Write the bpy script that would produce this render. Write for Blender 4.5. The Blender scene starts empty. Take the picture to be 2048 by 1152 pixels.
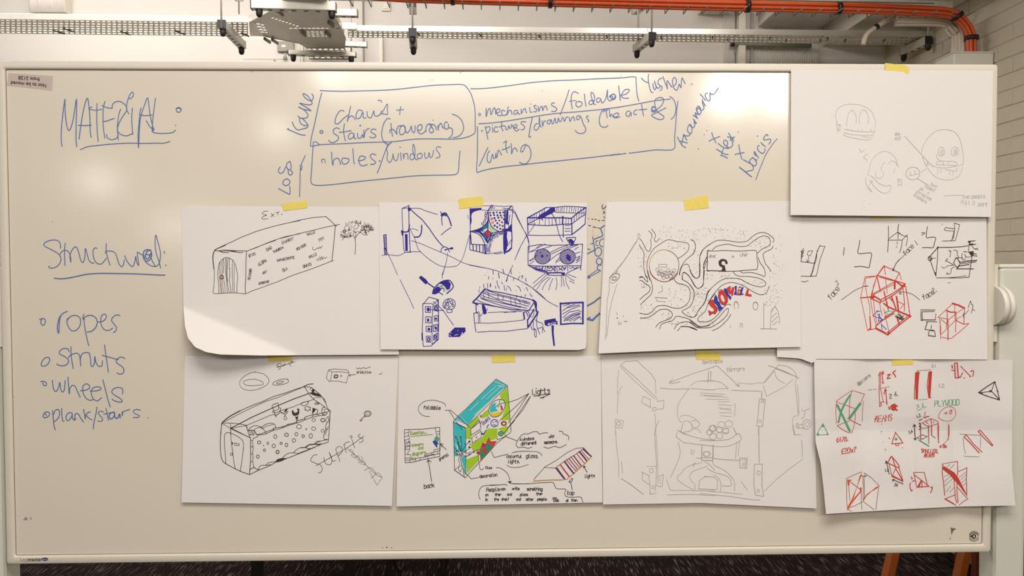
import bpy, bmesh, math, random
from mathutils import Vector, Matrix
sc = bpy.context.scene
COL = sc.collection
# ------------------------------------------------------------------ camera
F = 1550.0
CAM = Vector((-0.02703791, -1.56299951, 1.49373967))
RT = Vector((0.99967144, -0.02548164, -0.00277456))
FW = Vector((0.0253928, 0.99927495, -0.02836879))
UP = Vector((0.00349543, 0.02828901, 0.99959367))
cam = bpy.data.cameras.new('camera')
cam.sensor_width = 36.0
cam.lens = F / 2048 * 36
cam.clip_start = 0.05
co = bpy.data.objects.new('camera', cam)
COL.objects.link(co)
m = Matrix.Identity(4)
for i in range(3):
    m[i][0] = RT[i]; m[i][1] = UP[i]; m[i][2] = -FW[i]; m[i][3] = CAM[i]
co.matrix_world = m
sc.camera = co
# ------------------------------------------------------------------ world, light, exposure
w = bpy.data.worlds.new('world'); sc.world = w; w.use_nodes = True
bg = w.node_tree.nodes['Background']
bg.inputs[0].default_value = (1.0, 0.95, 0.90, 1); bg.inputs[1].default_value = 0.25
vs = sc.view_settings
vs.view_transform = 'Standard'; vs.look = 'None'; vs.gamma = 1; vs.use_curve_mapping = False
vs.exposure = -0.07

def lamp(name, loc, size, power, color=(1.0, 0.90, 0.78), target=None, sy=None):
    l = bpy.data.lights.new(name, 'AREA'); l.energy = power; l.color = color
    if sy: l.shape = 'RECTANGLE'; l.size = size; l.size_y = sy
    else: l.shape = 'DISK'; l.size = size
    o = bpy.data.objects.new(name, l); COL.objects.link(o); o.location = loc
    if target is not None:
        o.rotation_euler = (Vector(target) - Vector(loc)).to_track_quat('-Z', 'Y').to_euler()
    return o
# the room's own downlights (two bright ones mirror in the board's gloss at the upper right)
WARM = (1.0, 0.955, 0.905)
lamp('downlight', (1.50, -3.4, 2.62), 0.18, 9, WARM, target=(1.4, 0, 1.2))
lamp('downlight', (1.86, -3.4, 2.62), 0.18, 9, WARM, target=(1.4, 0, 1.2))
lamp('downlight', (-1.0, -3.05, 2.62), 0.07, 1.2, WARM, target=(-1.0, 0, 1.0))
lamp('downlight', (-1.8, -4.9, 2.62), 0.10, 2.0, WARM, target=(-1.0, 0, 1.0))
lamp('downlight', (-5.1, -8.6, 2.6), 0.14, 6, WARM, target=(-1.0, 0, 1.2))
lamp('downlight', (-4.5, -10.8, 2.12), 0.12, 5, WARM, target=(-1.0, 0, 1.2))
lamp('downlight', (-5.1, -10.8, 2.12), 0.12, 5, WARM, target=(-1.0, 0, 1.2))
lamp('downlight', (-0.5, -9.5, 2.6), 0.12, 3.5, WARM, target=(-0.1, 0, 1.4))
lamp('overhead_fill', (0.1, -1.75, 3.3), 1.8, 70, WARM, target=(0.1, -1.2, 0), sy=0.9)  # soft overhead area light added for general illumination of the board
lamp('overhead_fill', (0.0, -5.2, 3.3), 3.0, 110, WARM, target=(0.0, -3.5, 0), sy=1.0)  # added low fill so the lower board is not too dark
lamp('overhead_fill', (-3.2, -3.4, 3.3), 1.8, 30, WARM, target=(-3.2, -2.4, 0), sy=1.2)  # added general fill from the front left, no fixture behind it
lamp('overhead_fill', (1.3, 0.9, 3.36), 0.9, 16, WARM, target=(1.8, 2.4, 0.8), sy=0.4)  # added behind the board to light the bricks
lamp('overhead_fill', (-1.5, 1.7, 3.36), 3.0, 72, WARM, target=(-1.2, 2.6, 0), sy=0.5)  # added behind the board to brighten the back wall

# ------------------------------------------------------------------ helpers
def ray(px, py):
    return RT * ((px - 1024) / F) + FW + UP * (-(py - 576) / F)
def on_y(px, py, y):
    d = ray(px, py); return CAM + d * ((y - CAM.y) / d.y)
def on_z(px, py, z):
    d = ray(px, py); return CAM + d * ((z - CAM.z) / d.z)
def on_x(px, py, x):
    d = ray(px, py); return CAM + d * ((x - CAM.x) / d.x)

def lin(c):
    return tuple((v / 12.92 if v <= 0.04045 else ((v + 0.055) / 1.055) ** 2.4) for v in (x / 255.0 for x in c)) + (1,)

def mat(name, rgb, rough=0.6, metal=0.0, spec=0.5, noise=0.0, scale=20, bump=0.0, bscale=60, coat=0.0, stretch=None):
    m = bpy.data.materials.new(name); m.use_nodes = True
    nt = m.node_tree; b = nt.nodes['Principled BSDF']
    b.inputs['Base Color'].default_value = lin(rgb)
    b.inputs['Roughness'].default_value = rough
    b.inputs['Metallic'].default_value = metal
    b.inputs['Specular IOR Level'].default_value = spec
    b.inputs['Coat Weight'].default_value = coat
    if noise or bump:
        tc = nt.nodes.new('ShaderNodeTexCoord'); mp = nt.nodes.new('ShaderNodeMapping')
        nt.links.new(tc.outputs['Object'], mp.inputs[0])
        if stretch: mp.inputs['Scale'].default_value = stretch
    if noise:
        n = nt.nodes.new('ShaderNodeTexNoise'); n.inputs['Scale'].default_value = scale; n.inputs['Detail'].default_value = 5
        nt.links.new(mp.outputs[0], n.inputs['Vector'])
        mx = nt.nodes.new('ShaderNodeMix'); mx.data_type = 'RGBA'
        c = lin(rgb)
        mx.inputs[6].default_value = tuple(max(0, v * (1 - noise)) for v in c[:3]) + (1,)
        mx.inputs[7].default_value = tuple(min(1, v * (1 + noise)) for v in c[:3]) + (1,)
        nt.links.new(n.outputs[0], mx.inputs[0]); nt.links.new(mx.outputs[2], b.inputs['Base Color'])
    if bump:
        n2 = nt.nodes.new('ShaderNodeTexNoise'); n2.inputs['Scale'].default_value = bscale
        nt.links.new(mp.outputs[0], n2.inputs['Vector'])
        bp = nt.nodes.new('ShaderNodeBump'); bp.inputs['Strength'].default_value = bump; bp.inputs['Distance'].default_value = 0.002
        nt.links.new(n2.outputs[0], bp.inputs['Height']); nt.links.new(bp.outputs[0], b.inputs['Normal'])
    return m

M = {}
M['board'] = mat('whiteboard_enamel', (218, 208, 191), 0.14, spec=0.55, noise=0.015, scale=3)
M['frame'] = mat('powder_coated_frame', (216, 208, 192), 0.35, spec=0.5, noise=0.02, scale=40)
M['seam_shade'] = mat('painted_seam_shade', (120, 100, 82), 0.7)  # brown of the shadow line inside the frame, put in as colour
M['paper'] = mat('drawing_paper', (225, 219, 215), 0.85, spec=0.2, noise=0.012, scale=8, bump=0.15, bscale=30)
M['creased'] = mat('creased_paper', (224, 217, 214), 0.85, spec=0.2, noise=0.02, scale=8, bump=1.0, bscale=9)
M['tape'] = mat('yellow_masking_tape', (226, 203, 96), 0.6, noise=0.05, scale=90, bump=0.2, bscale=200)
M['post'] = mat('painted_steel_post', (206, 204, 190), 0.4, noise=0.03, scale=12)
M['knob'] = mat('white_plastic', (226, 220, 206), 0.45, noise=0.01)
M['wall'] = mat('painted_plaster', (220, 213, 206), 0.85, noise=0.03, scale=2, bump=0.1, bscale=80)
M['ceil'] = mat('ceiling_paint', (214, 206, 194), 0.9, noise=0.03, scale=3)
M['brick'] = mat('painted_brick', (204, 195, 174), 0.75, noise=0.05, scale=14, bump=0.5, bscale=120)
M['mortar'] = mat('painted_mortar', (188, 178, 156), 0.85, noise=0.05, scale=30)
M['galv'] = mat('galvanised_steel', (206, 201, 188), 0.38, metal=0.3, noise=0.12, scale=26)
M['galvb'] = mat('bright_galvanised_steel', (220, 217, 208), 0.28, metal=0.5, noise=0.08, scale=16)
M['black'] = mat('black_plastic', (30, 25, 24), 0.45, noise=0.1)
M['orange'] = mat('orange_cable', (204, 84, 38), 0.5, noise=0.08, scale=30)
M['whitecable'] = mat('cream_cable', (205, 192, 172), 0.5, noise=0.04)
M['greytube'] = mat('grey_green_tube', (120, 122, 108), 0.5, noise=0.06)
M['greybox'] = mat('grey_enclosure', (150, 142, 132), 0.5, noise=0.04)
M['wood'] = mat('orange_stained_wood', (160, 80, 24), 0.45, noise=0.18, scale=9, stretch=(6, 6, 1))
M['darkwood'] = mat('dark_red_wood', (92, 40, 22), 0.45, noise=0.15, scale=9, stretch=(6, 6, 1))
M['dark'] = mat('dark_cabinet', (44, 32, 32), 0.5, noise=0.1)
M['chest'] = mat('grey_green_crate', (116, 110, 96), 0.6, noise=0.06)
M['sticker'] = mat('grey_pink_label', (193, 174, 164), 0.6, noise=0.03, scale=30)
INK = {'blue': (84, 108, 164), 'black': (66, 56, 56), 'navy': (52, 42, 138), 'grey': (140, 130, 124), 'grey2': (84, 84, 96),
       'pencil': (172, 162, 156), 'pencil2': (190, 182, 177), 'teal': (54, 120, 140), 'teal2': (62, 182, 186), 'green': (170, 206, 160), 'green3': (88, 162, 122),
       'red': (202, 62, 52), 'red2': (192, 66, 54), 'tan': (196, 150, 84), 'tan2': (200, 160, 96), 'brown': (146, 98, 78),
       'blue3': (52, 62, 158), 'paper': (228, 220, 216), 'lime': (160, 196, 50), 'lime2': (140, 168, 70), 'yellow': (222, 194, 30),
       'orange': (214, 84, 44), 'purple': (92, 40, 92), 'magenta': (176, 44, 110), 'emerald': (36, 142, 106)}
def inkmat(c):
    k = 'ink_' + c
    if k not in M:
        g = c == 'blue'
        M[k] = mat('graphite_line' if c[:6] == 'pencil' else c.rstrip('23') + '_ink', INK[c], 0.35 if g else 0.75, spec=0.4 if g else 0.15, noise=0.10, scale=45)
    return M[k]

def obj(name, me, material, parent=None):
    if isinstance(me, bmesh.types.BMesh):
        d = bpy.data.meshes.new(name); me.to_mesh(d); me.free(); me = d
    if material is not None:
        me.materials.clear(); me.materials.append(material)
    o = bpy.data.objects.new(name, me); COL.objects.link(o)
    if parent is not None: o.parent = parent
    return o
def tag(o, label=None, cat=None, group=None, kind=None):
    if label: o['label'] = label
    if cat: o['category'] = cat
    if group: o['group'] = group
    if kind: o['kind'] = kind
    return o
def empty(name, loc, label=None, cat=None, group=None):
    o = bpy.data.objects.new(name, None); COL.objects.link(o); o.location = loc; o.empty_display_size = .05
    bpy.context.view_layer.update()
    return tag(o, label, cat, group)
def off(parent):  # meshes are written in world coordinates: shift them under their thing
    return Matrix.Translation(-parent.location)
def part(name, bm, material, parent):
    bmesh.ops.transform(bm, matrix=off_total(parent), verts=bm.verts)
    return obj(name, bm, material, parent)
def off_total(p):
    t = Vector((0, 0, 0))
    while p is not None:
        t += p.location; p = p.parent
    return Matrix.Translation(-t)
def box(bm, a, b, bev=0.0):
    x0, y0, z0 = (min(a[i], b[i]) for i in range(3)); x1, y1, z1 = (max(a[i], b[i]) for i in range(3))
    t = bmesh.new(); bmesh.ops.create_cube(t, size=1)
    bmesh.ops.transform(t, matrix=Matrix.Translation(((x0 + x1) / 2, (y0 + y1) / 2, (z0 + z1) / 2)) @ Matrix.Diagonal((x1 - x0, y1 - y0, z1 - z0, 1)), verts=t.verts)
    if bev: bmesh.ops.bevel(t, geom=t.edges[:], offset=bev, segments=2, affect='EDGES', profile=0.5)
    tm = bpy.data.meshes.new('t'); t.to_mesh(tm); t.free(); bm.from_mesh(tm); bpy.data.meshes.remove(tm)
    return bm
def bx(a, b, bev=0.0): return box(bmesh.new(), a, b, bev)
def tube(bm, pts, r, n=8, caps=True):
    pts = [Vector(p) for p in pts]; rings = []
    for i, p in enumerate(pts):
        d = (pts[min(i + 1, len(pts) - 1)] - pts[max(i - 1, 0)]).normalized()
        u = d.orthogonal().normalized() if i == 0 else (pu - d * pu.dot(d)).normalized()
        pu = u; v = d.cross(u)
        rr = r[i] if isinstance(r, (list, tuple)) else r
        rings.append([bm.verts.new(p + (u * math.cos(a) + v * math.sin(a)) * rr) for a in (2 * math.pi * k / n for k in range(n))])
    for A, B in zip(rings, rings[1:]):
        for k in range(n):
            f = bm.faces.new((A[k], A[(k + 1) % n], B[(k + 1) % n], B[k])); f.smooth = True
    if caps: bm.faces.new(rings[0][::-1]); bm.faces.new(rings[-1])
    return bm
def bar(bm, a, b, w, h, up=Vector((0, 0, 1)), bev=0):
    a = Vector(a); b = Vector(b); d = (b - a); L = d.length; d.normalize()
    s = d.cross(up).normalized(); u = s.cross(d)
    t = bmesh.new(); bmesh.ops.create_cube(t, size=1)
    mt = Matrix((( s.x * w, d.x * L, u.x * h, (a.x + b.x) / 2), (s.y * w, d.y * L, u.y * h, (a.y + b.y) / 2), (s.z * w, d.z * L, u.z * h, (a.z + b.z) / 2), (0, 0, 0, 1)))
    bmesh.ops.transform(t, matrix=mt, verts=t.verts)
    if bev: bmesh.ops.bevel(t, geom=t.edges[:], offset=bev, segments=2, affect='EDGES', profile=0.5)
    tm = bpy.data.meshes.new('t'); t.to_mesh(tm); t.free(); bm.from_mesh(tm); bpy.data.meshes.remove(tm)
    return bm
def dome(bm, c, r, h, n=10):  # cap pointing down
    c = Vector(c); prev = None
    prof = [(r, 0), (r, -h * .45), (r * .85, -h * .75), (r * .5, -h * .95), (0.0005, -h)]
    for rr, z in prof:
        ring = [bm.verts.new(c + Vector((rr * math.cos(2 * math.pi * k / n), rr * math.sin(2 * math.pi * k / n), z))) for k in range(n)]
        if prev:
            for k in range(n):
                f = bm.faces.new((prev[k], ring[k], ring[(k + 1) % n], prev[(k + 1) % n])); f.smooth = True
        prev = ring
    return bm

# ------------------------------------------------------------------ the room
RX = 2.373; BY = 3.137; ZC = 3.42
def struct(name, bm, material, label=None, parent=None):
    o = part(name, bm, material, parent) if parent else obj(name, bm, material)
    if not parent: tag(o, label, kind='structure')
    return o
# dark carpet with pale flecks
cm = bpy.data.materials.new('flecked_black_carpet'); cm.use_nodes = True
nt = cm.node_tree; b = nt.nodes['Principled BSDF']; b.inputs['Roughness'].default_value = 0.95; b.inputs['Specular IOR Level'].default_value = 0.1
tc = nt.nodes.new('ShaderNodeTexCoord'); mp = nt.nodes.new('ShaderNodeMapping'); mp.inputs['Scale'].default_value = (150, 9, 1); mp.inputs['Rotation'].default_value = (0, 0, 0.0)
n = nt.nodes.new('ShaderNodeTexNoise'); n.inputs['Scale'].default_value = 1.0; n.inputs['Detail'].default_value = 3
cr = nt.nodes.new('ShaderNodeValToRGB'); cr.color_ramp.elements[0].position = 0.55; cr.color_ramp.elements[0].color = lin((30, 22, 21)); cr.color_ramp.elements[1].position = 0.74; cr.color_ramp.elements[1].color = lin((122, 114, 104))
nt.links.new(tc.outputs['Object'], mp.inputs[0]); nt.links.new(mp.outputs[0], n.inputs['Vector']); nt.links.new(n.outputs[0], cr.inputs[0]); nt.links.new(cr.outputs[0], b.inputs['Base Color'])
struct('floor', bx((-6.5, -12, -0.1), (RX + .1, BY + .1, 0)), cm, 'black carpet with pale flecks')
struct('ceiling', bx((-6.5, -12, ZC), (RX + .1, BY + .1, ZC + .1)), M['ceil'])
struct('wall_back', bx((-6.5, BY, 0), (RX + .1, BY + .1, ZC)), M['wall'])
struct('wall_left', bx((-6.6, -12, 0), (-6.5, BY + .1, ZC)), M['wall'])
struct('wall_front', bx((-6.5, -12.1, 0), (RX + .1, -12, ZC)), M['wall'])
wr = struct('wall_right', bx((RX, -12, 0), (RX + .1, BY + .1, ZC)), M['mortar'])
# beyond the modelled bricks the wall carries the same bond as a material
nt = M['mortar'].node_tree; b = nt.nodes['Principled BSDF']
tc = nt.nodes.new('ShaderNodeTexCoord'); sx = nt.nodes.new('ShaderNodeSeparateXYZ'); cx = nt.nodes.new('ShaderNodeCombineXYZ')
ay = nt.nodes.new('ShaderNodeMath'); ay.inputs[1].default_value = -1.0675 + .225 * 80; az = nt.nodes.new('ShaderNodeMath'); az.inputs[1].default_value = -1.0285 + .075 * 40
nt.links.new(tc.outputs['Object'], sx.inputs[0]); nt.links.new(sx.outputs[1], ay.inputs[0]); nt.links.new(sx.outputs[2], az.inputs[0])
nt.links.new(ay.outputs[0], cx.inputs[0]); nt.links.new(az.outputs[0], cx.inputs[1])
bt = nt.nodes.new('ShaderNodeTexBrick'); bt.inputs['Scale'].default_value = 1; bt.inputs['Brick Width'].default_value = .225; bt.inputs['Row Height'].default_value = .075; bt.inputs['Mortar Size'].default_value = .0035
bt.inputs['Color1'].default_value = lin((203, 194, 173)); bt.inputs['Color2'].default_value = lin((205, 196, 175)); bt.inputs['Mortar'].default_value = lin((188, 178, 156))
nt.links.new(cx.outputs[0], bt.inputs['Vector']); nt.links.new(bt.outputs['Color'], b.inputs['Base Color'])
# painted bricks, each one its own mesh object
rb = random.Random(4)
bms = []
for k in range(6):
    t = bx((-.0048, -.1090, -.0340), (.0048, .1090, .0340), 0.002)
    for v in t.verts: v.co += Vector((rb.uniform(-.0009, .0009), rb.uniform(-.0012, .0012), rb.uniform(-.001, .001)))
    d = bpy.data.meshes.new('brick'); t.to_mesh(d); t.free(); d.materials.append(M['brick']); bms.append(d)
for r in range(27):
    z = 1.066 + r * .075
    for c in range(9):
        y = 1.18 + c * .225 + (r % 2) * .1125
        if y > BY - .1: continue
        o = bpy.data.objects.new('brick', bms[rb.randrange(6)]); COL.objects.link(o); o.parent = wr
        o.location = (RX + rb.uniform(.0015, .0028), y, z)
# bulkheads under the ceiling at the right of the back wall
struct('trim_1', bx((1.58, 0.9, 2.93), (1.98, BY, ZC), .004), M['wall'])
struct('trim_2', bx((1.98, 0.9, 2.82), (RX - .01, BY, ZC), .004), M['ceil'])
p = on_y(1395, 30, BY); q = on_y(1450, -12, BY)
struct('trim_3', bx((p.x, BY - .3, p.z), (q.x, BY, ZC), .003), M['knob'])
p = on_x(1937, 1128, RX)
struct('baseboard_right', bx((RX - .02, -2, 0), (RX, BY, .10), .003), M['knob'])
struct('baseboard_back', bx((-6.5, BY - .02, 0), (RX - .02, BY, .10), .003), M['knob'])
# pilaster on the back wall and a vertical moulding
p = on_y(1478, 60, BY - .08); q = on_y(1492, 60, BY - .08)
struct('trim_4', bx((p.x, BY - .08, 0.1), (q.x, BY, ZC), .003), M['knob'])
p = on_y(757, 60, BY - .03); q = on_y(765, 60, BY - .03)
struct('trim_5', bx((p.x, BY - .03, 0.1), (q.x, BY, 2.86), .002), M['knob'])

# ------------------------------------------------------------------ things on the back wall
def ribbed(name, px0, py0, px1, py1, y, dep, label, n):
    p = on_y(px0, py0, y); q = on_y(px1, py1, y)
    e = empty(name, (p.x, y, q.z), label, 'panel')
    part('backing', bx((p.x, y, q.z), (q.x, y + dep, p.z), .002), M['knob'], e)
    w = (q.x - p.x) / n; bm = bmesh.new()
    for k in range(n):
        tube(bm, [(p.x + (k + .5) * w, y - .001, q.z + .004), (p.x + (k + .5) * w, y - .001, p.z - .004)], w * .36, 5)
    o = part('ribbing', bm, M['wall'], e); o['kind'] = 'stuff'
    return e
ribbed('wall_panel', 58, -26, 130, 24, BY - .08, .08, 'small cream ribbed panel at the upper left, above the left cable tray', 22)
ribbed('wall_panel', 1447, 26, 1636, 150, BY - .02, .02, 'wide ribbed wall panel behind the grey tube at the right', 56)
p = on_y(1463, 88, BY - .07); q = on_y(1622, 92, BY - .07)
e = empty('conduit_pipe', (p.x, BY - .07, p.z), 'grey-green horizontal pipe clipped to the ribbed panel under the right cable tray', 'pipe')
part('pipe', tube(bmesh.new(), [p, q], .013, 12), M['greytube'], e)
part('end_cap', tube(bmesh.new(), [p + Vector((-.004, 0, 0)), p + Vector((.014, 0, 0))], .0155, 12), M['black'], e)
for px in (1471, 1612):
    c = on_y(px, 92, BY - .07)
    part('clip', bar(bmesh.new(), c + Vector((0, 0, .0)), c + Vector((.006, .02, -.035)), .006, .006), M['greybox'], e)
p = on_y(480, 74, BY - .03); q = on_y(606, 150, BY - .03)
e = empty('wall_cupboard', (p.x, BY, q.z), 'shallow cream wall cupboard with a flat door, behind the board below the left tray', 'cupboard')
part('carcass', bx((p.x, BY - .03, 1.5), (q.x, BY, p.z), .003), M['knob'], e)
d = part('door', bx((p.x + .012, BY - .037, 1.52), (q.x - .012, BY - .030, p.z - .012), .002), M['wall'], e)
p = on_y(484, 117, BY - .0375); q = on_y(598, 117, BY - .0375)
part('rail', bx((p.x + .01, BY - .040, p.z - .003), (q.x - .06, BY - .036, p.z), .0005), M['knob'], e)
c = on_y(549, 120, BY - .04); part('lock', tube(bmesh.new(), [c, c + Vector((0, -.004, 0))], .004, 8), M['greybox'], e)
p = on_y(554, 82, BY - .06); q = on_y(587, 103, BY - .06)
e = empty('junction_box', (p.x, BY, q.z), 'grey electrical junction box with a conduit stub below the tray junction', 'box')
part('body', bx((p.x, BY - .06, q.z), (q.x, BY, p.z), .004), M['greybox'], e)
c = on_y(567, 92, BY - .061); part('plate', bx((c.x - .012, BY - .062, c.z - .007), (c.x + .012, BY - .059, c.z + .007), .001), M['knob'], e)
c = on_y(570, 103, BY - .04); part('conduit_stub', tube(bmesh.new(), [c + Vector((0, 0, .01)), c + Vector((0, 0, -.10))], .008, 10), M['galvb'], e)
for z in (-.03, -.08): part('coupling', tube(bmesh.new(), [c + Vector((0, 0, z)), c + Vector((0, 0, z - .02))], .0105, 10), M['greybox'], e)
p = on_y(763, 3, BY - .01); q = on_y(781, 22, BY - .01)
e = empty('wall_socket', (p.x, BY, q.z), 'small square cream switch plate high on the back wall right of the tray junction', 'switch')
part('plate', bx((p.x, BY - .012, q.z), (q.x, BY, p.z), .002), M['wall'], e)
part('rocker', bx((p.x + .012, BY - .016, q.z + .014), (q.x - .012, BY - .011, p.z - .014), .001), M['knob'], e)
for px, lab, m_, r in ((1504, 'shiny steel conduit running down the back wall beside the pilaster', 'galvb', .009), (727, 'thin grey conduit running down the back wall right of the tray junction', 'greybox', .006), (1472, 'thin dark wall conduit left of the pilaster', 'greytube', .004)):
    c = on_y(px, 60, BY - .03)
    o = tag(obj('conduit', tube(bmesh.new(), [(c.x, BY - .03, 1.4), (c.x, BY - .03, ZC)], r, 8), M[m_]), lab, 'conduit')

# ------------------------------------------------------------------ cable trays
ZT = 2.737
rt_ = random.Random(9)
def tray(label, near, far, zt=ZT, pitch=.026, rows=5, lip=.030, slot=.62, margin=.1):
    """near / far: two world points each along the tray's near and far bottom edge (z = zt)."""
    A, B = near; D, Cc = far
    e = empty('cable_tray', A, label, 'cable tray', 'perforated steel cable trays')
    u = (B - A); L = u.length; n = max(2, int(L / pitch))
    bm = bmesh.new(); V = {}
    def P(s, t):
        k = (round(s, 5), round(t, 5))
        if k not in V:
            a = A.lerp(B, s); d = D.lerp(Cc, s); V[k] = bm.verts.new(a.lerp(d, t))
        return V[k]
    def quad(s0, s1, t0, t1): bm.faces.new((P(s0, t0), P(s1, t0), P(s1, t1), P(s0, t1)))
    for i in range(n):
        s0, s1 = i / n, (i + 1) / n; g = (s1 - s0) * (1 - slot) / 2
        for j in range(rows):
            t0, t1 = j / rows, (j + 1) / rows; h = (t1 - t0) * .27
            o_ = (s1 - s0) * (.0 if j % 2 else .12)
            a0, a1, b0, b1 = s0 + g - o_ * .5, s1 - g - o_ * .5, t0 + h, t1 - h
            for q in (((s0, t0), (s1, t0), (a1, b0), (a0, b0)), ((s1, t0), (s1, t1), (a1, b1), (a1, b0)), ((s1, t1), (s0, t1), (a0, b1), (a1, b1)), ((s0, t1), (s0, t0), (a0, b0), (a0, b1))):
                vs_ = [P(*c) for c in q]
                bm.faces.new(vs_)
    bmesh.ops.recalc_face_normals(bm, faces=bm.faces)
    o = part('perforated_plate', bm, M['galv'], e)
    md = o.modifiers.new('t', 'SOLIDIFY'); md.thickness = .0012
    for nm, a, b_, s in (('front_flange', A, B, -1), ('rear_flange', D, Cc, 1)):
        z = Vector((0, 0, lip / 2 - .002))
        part(nm, bar(bmesh.new(), a + z, b_ + z, .003, lip, bev=.0008), M['galvb'] if s < 0 else M['galv'], e)
    return e
def tie(parent, p, dx=.01, dy=.03, z=None):
    c = Vector(p)
    part('cable_tie', bar(bmesh.new(), c + Vector((-dx, -dy, -.004)), c + Vector((dx, dy, -.004)), .006, .005), M['black'], parent)
T = lambda px, py: on_z(px, py, ZT)
t1 = tray('wide perforated cable tray crossing the upper left', (T(-140, 36), T(496, 44)), (T(-140, 64.5), T(496, 72)), rows=6)
for px, py in ((118, 63), (137, 59), (251, 65), (360, 64), (490, 68)): tie(t1, T(px, py), .012, .03)
t2 = tray('narrow perforated cable tray crossing from the junction to the right wall', (T(696, 61), T(1866, 72.6)), (T(696, 74), T(1862, 90)), rows=3)
for px, py in ((838, 68), (960, 69), (1079, 72), (1214, 73), (1322, 75), (1425, 74), (1455, 78), (1540, 75), (1572, 80), (1641, 80), (1655, 77), (1690, 80), (1768, 80)): tie(t2, T(px, py), .006, .02)
# junction plate
e = empty('tray_junction', T(560, 40), 'galvanised junction plate where the two cable trays meet and cross', 'cable tray')
poly = [(498, 44), (549, 17), (562, -6), (652, -6), (664, 22), (686, 63), (692, 76), (690, 96), (612, 96), (596, 86), (530, 73), (500, 72)]
bm = bmesh.new()
zz = Vector((0, 0, .013))
bar(bm, T(498, 43) + zz, T(549, 16) + zz, .003, .034)
part('angled_flange', bm, M['galvb'], e)
part('side_flange', bar(bmesh.new(), T(656, 6) + zz, T(688, 66) + zz, .003, .03), M['galv'], e)
part('rear_flange', bar(bmesh.new(), T(530, 73) + zz, T(604, 88) + zz, .003, .03), M['galv'], e)
part('seam_strip', bar(bmesh.new(), T(508, 45) - zz * .2, T(527, 72) - zz * .2, .006, .003), M['galvb'], e)
part('splice_plate', bar(bmesh.new(), T(672, 57) + zz * 1.1, T(712, 57.5) + zz * 1.1, .004, .034, bev=.001), M['galvb'], e)
cut = bmesh.new()
def slot(px, py, l=.014, w_=.006, a=0.0):
    c = T(px, py); d = Vector((math.cos(a), math.sin(a), 0)) * l
    bar(cut, c - d, c + d, w_, .02)
for i in range(8): slot(545 + i * 7, 36 + i * 2.3, .0075, .008, -.4)
for i in range(9): slot(582 + i * 9, 56.5, .0085, .010)
for i in range(8): slot(568 + i * 11, 17 + (i % 2) * 6, .007, .014, .9)
for i in range(4): slot(516 + i * 2.5, 48 + i * 5.4, .010, .018); slot(524.5 + i * 2.5, 50 + i * 5, .007, .016)
for i in range(5):
    for j in range(3): slot(616 + i * 9 + j, 64 + j * 4, .008, .008, .1)
me_c = bpy.data.meshes.new('cut'); cut.to_mesh(me_c); cut.free(); oc = bpy.data.objects.new('cut', me_c); COL.objects.link(oc)
bm = bmesh.new(); f = bm.faces.new([bm.verts.new(T(*c)) for c in poly])
ext = bmesh.ops.extrude_face_region(bm, geom=[f]); bmesh.ops.translate(bm, vec=(0, 0, .0015), verts=[v for v in ext['geom'] if isinstance(v, bmesh.types.BMVert)])
bmesh.ops.recalc_face_normals(bm, faces=bm.faces)
me_p = bpy.data.meshes.new('plate_raw'); bm.to_mesh(me_p); bm.free(); op_ = bpy.data.objects.new('plate_raw', me_p); COL.objects.link(op_)
md = op_.modifiers.new('b', 'BOOLEAN'); md.operation = 'DIFFERENCE'; md.object = oc; md.solver = 'EXACT'; md.use_self = True
bpy.context.view_layer.update()
me_f = bpy.data.meshes.new_from_object(op_.evaluated_get(bpy.context.evaluated_depsgraph_get()))
bpy.data.objects.remove(op_); bpy.data.objects.remove(oc)
me_f.transform(off_total(e)); me_f.name = 'plate'
obj('plate', me_f, M['galv'], e)
for px, py in ((560, 22), (606, 64), (656, 66), (662, 46), (535, 78), (550, 80)):
    c = T(px, py); part('bracket', bar(bmesh.new(), c + Vector((-.004, -.045, -.01)), c + Vector((.006, .03, -.01)), .010, .014), M['greytube'], e)
# crossing trays running away from the camera
t3 = tray('short perforated tray running back from the junction towards the wall', (T(612, 96), T(690, 96)), (T(622, 132), T(706, 132)), rows=9, pitch=.028, lip=.004)
t4 = tray('perforated tray coming forward from the junction out of the picture', (T(552, -60), T(640, -60)), (T(562, -5), T(652, -5)), rows=10, pitch=.028, lip=.004)
# strut channel hangers
def hanger(label, a, b_, w_=.041, h_=.041, rods=(), nuts=()):
    a = Vector(a); b_ = Vector(b_)
    e = empty('strut_hanger', a, label, 'bracket', 'strut channel hangers carrying the trays')
    bm = bar(bmesh.new(), a, b_, w_, h_, bev=.003)
    part('channel', bm, M['galv'], e)
    d = (b_ - a); L = d.length; d.normalize()
    n = max(3, int(L / .05)); bm = bmesh.new()
    for i in range(n):
        c = a + d * (L * (i + .5) / n) + Vector((0, 0, -h_ / 2 - .0005))
        bar(bm, c - d * .010, c + d * .010, w_ * .3, .002)
    o = part('slots', bm, M['black'], e); o['kind'] = 'stuff'
    for p_ in (a, b_):
        part('end_cap', bar(bmesh.new(), p_ - d * .002 if p_ is a else p_ - d * .003, p_ + d * .003 if p_ is a else p_ + d * .002, w_ * 1.02, h_ * 1.02), M['greytube'] if p_ is b_ else M['black'], e)
    for p_ in nuts: part('nut_cap', dome(bmesh.new(), Vector(p_) + Vector((0, 0, -h_ / 2)), .016, .036), M['black'], e)
    for p_ in rods: part('threaded_rod', tube(bmesh.new(), [Vector(p_) + Vector((0, 0, -.02)), (p_[0], p_[1], ZC)], .0055, 6), M['galvb'], e)
    return e
ZH = ZT - .032
H = lambda px, py, z=ZH: on_z(px, py, z)
a, b_ = H(443, 48), H(484, 90); hanger('steel strut hanger under the left tray, left of the junction', a, b_, nuts=(a.lerp(b_, .06), a.lerp(b_, .97)), rods=(a.lerp(b_, .06) + Vector((0, -.02, 0)),))
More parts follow.
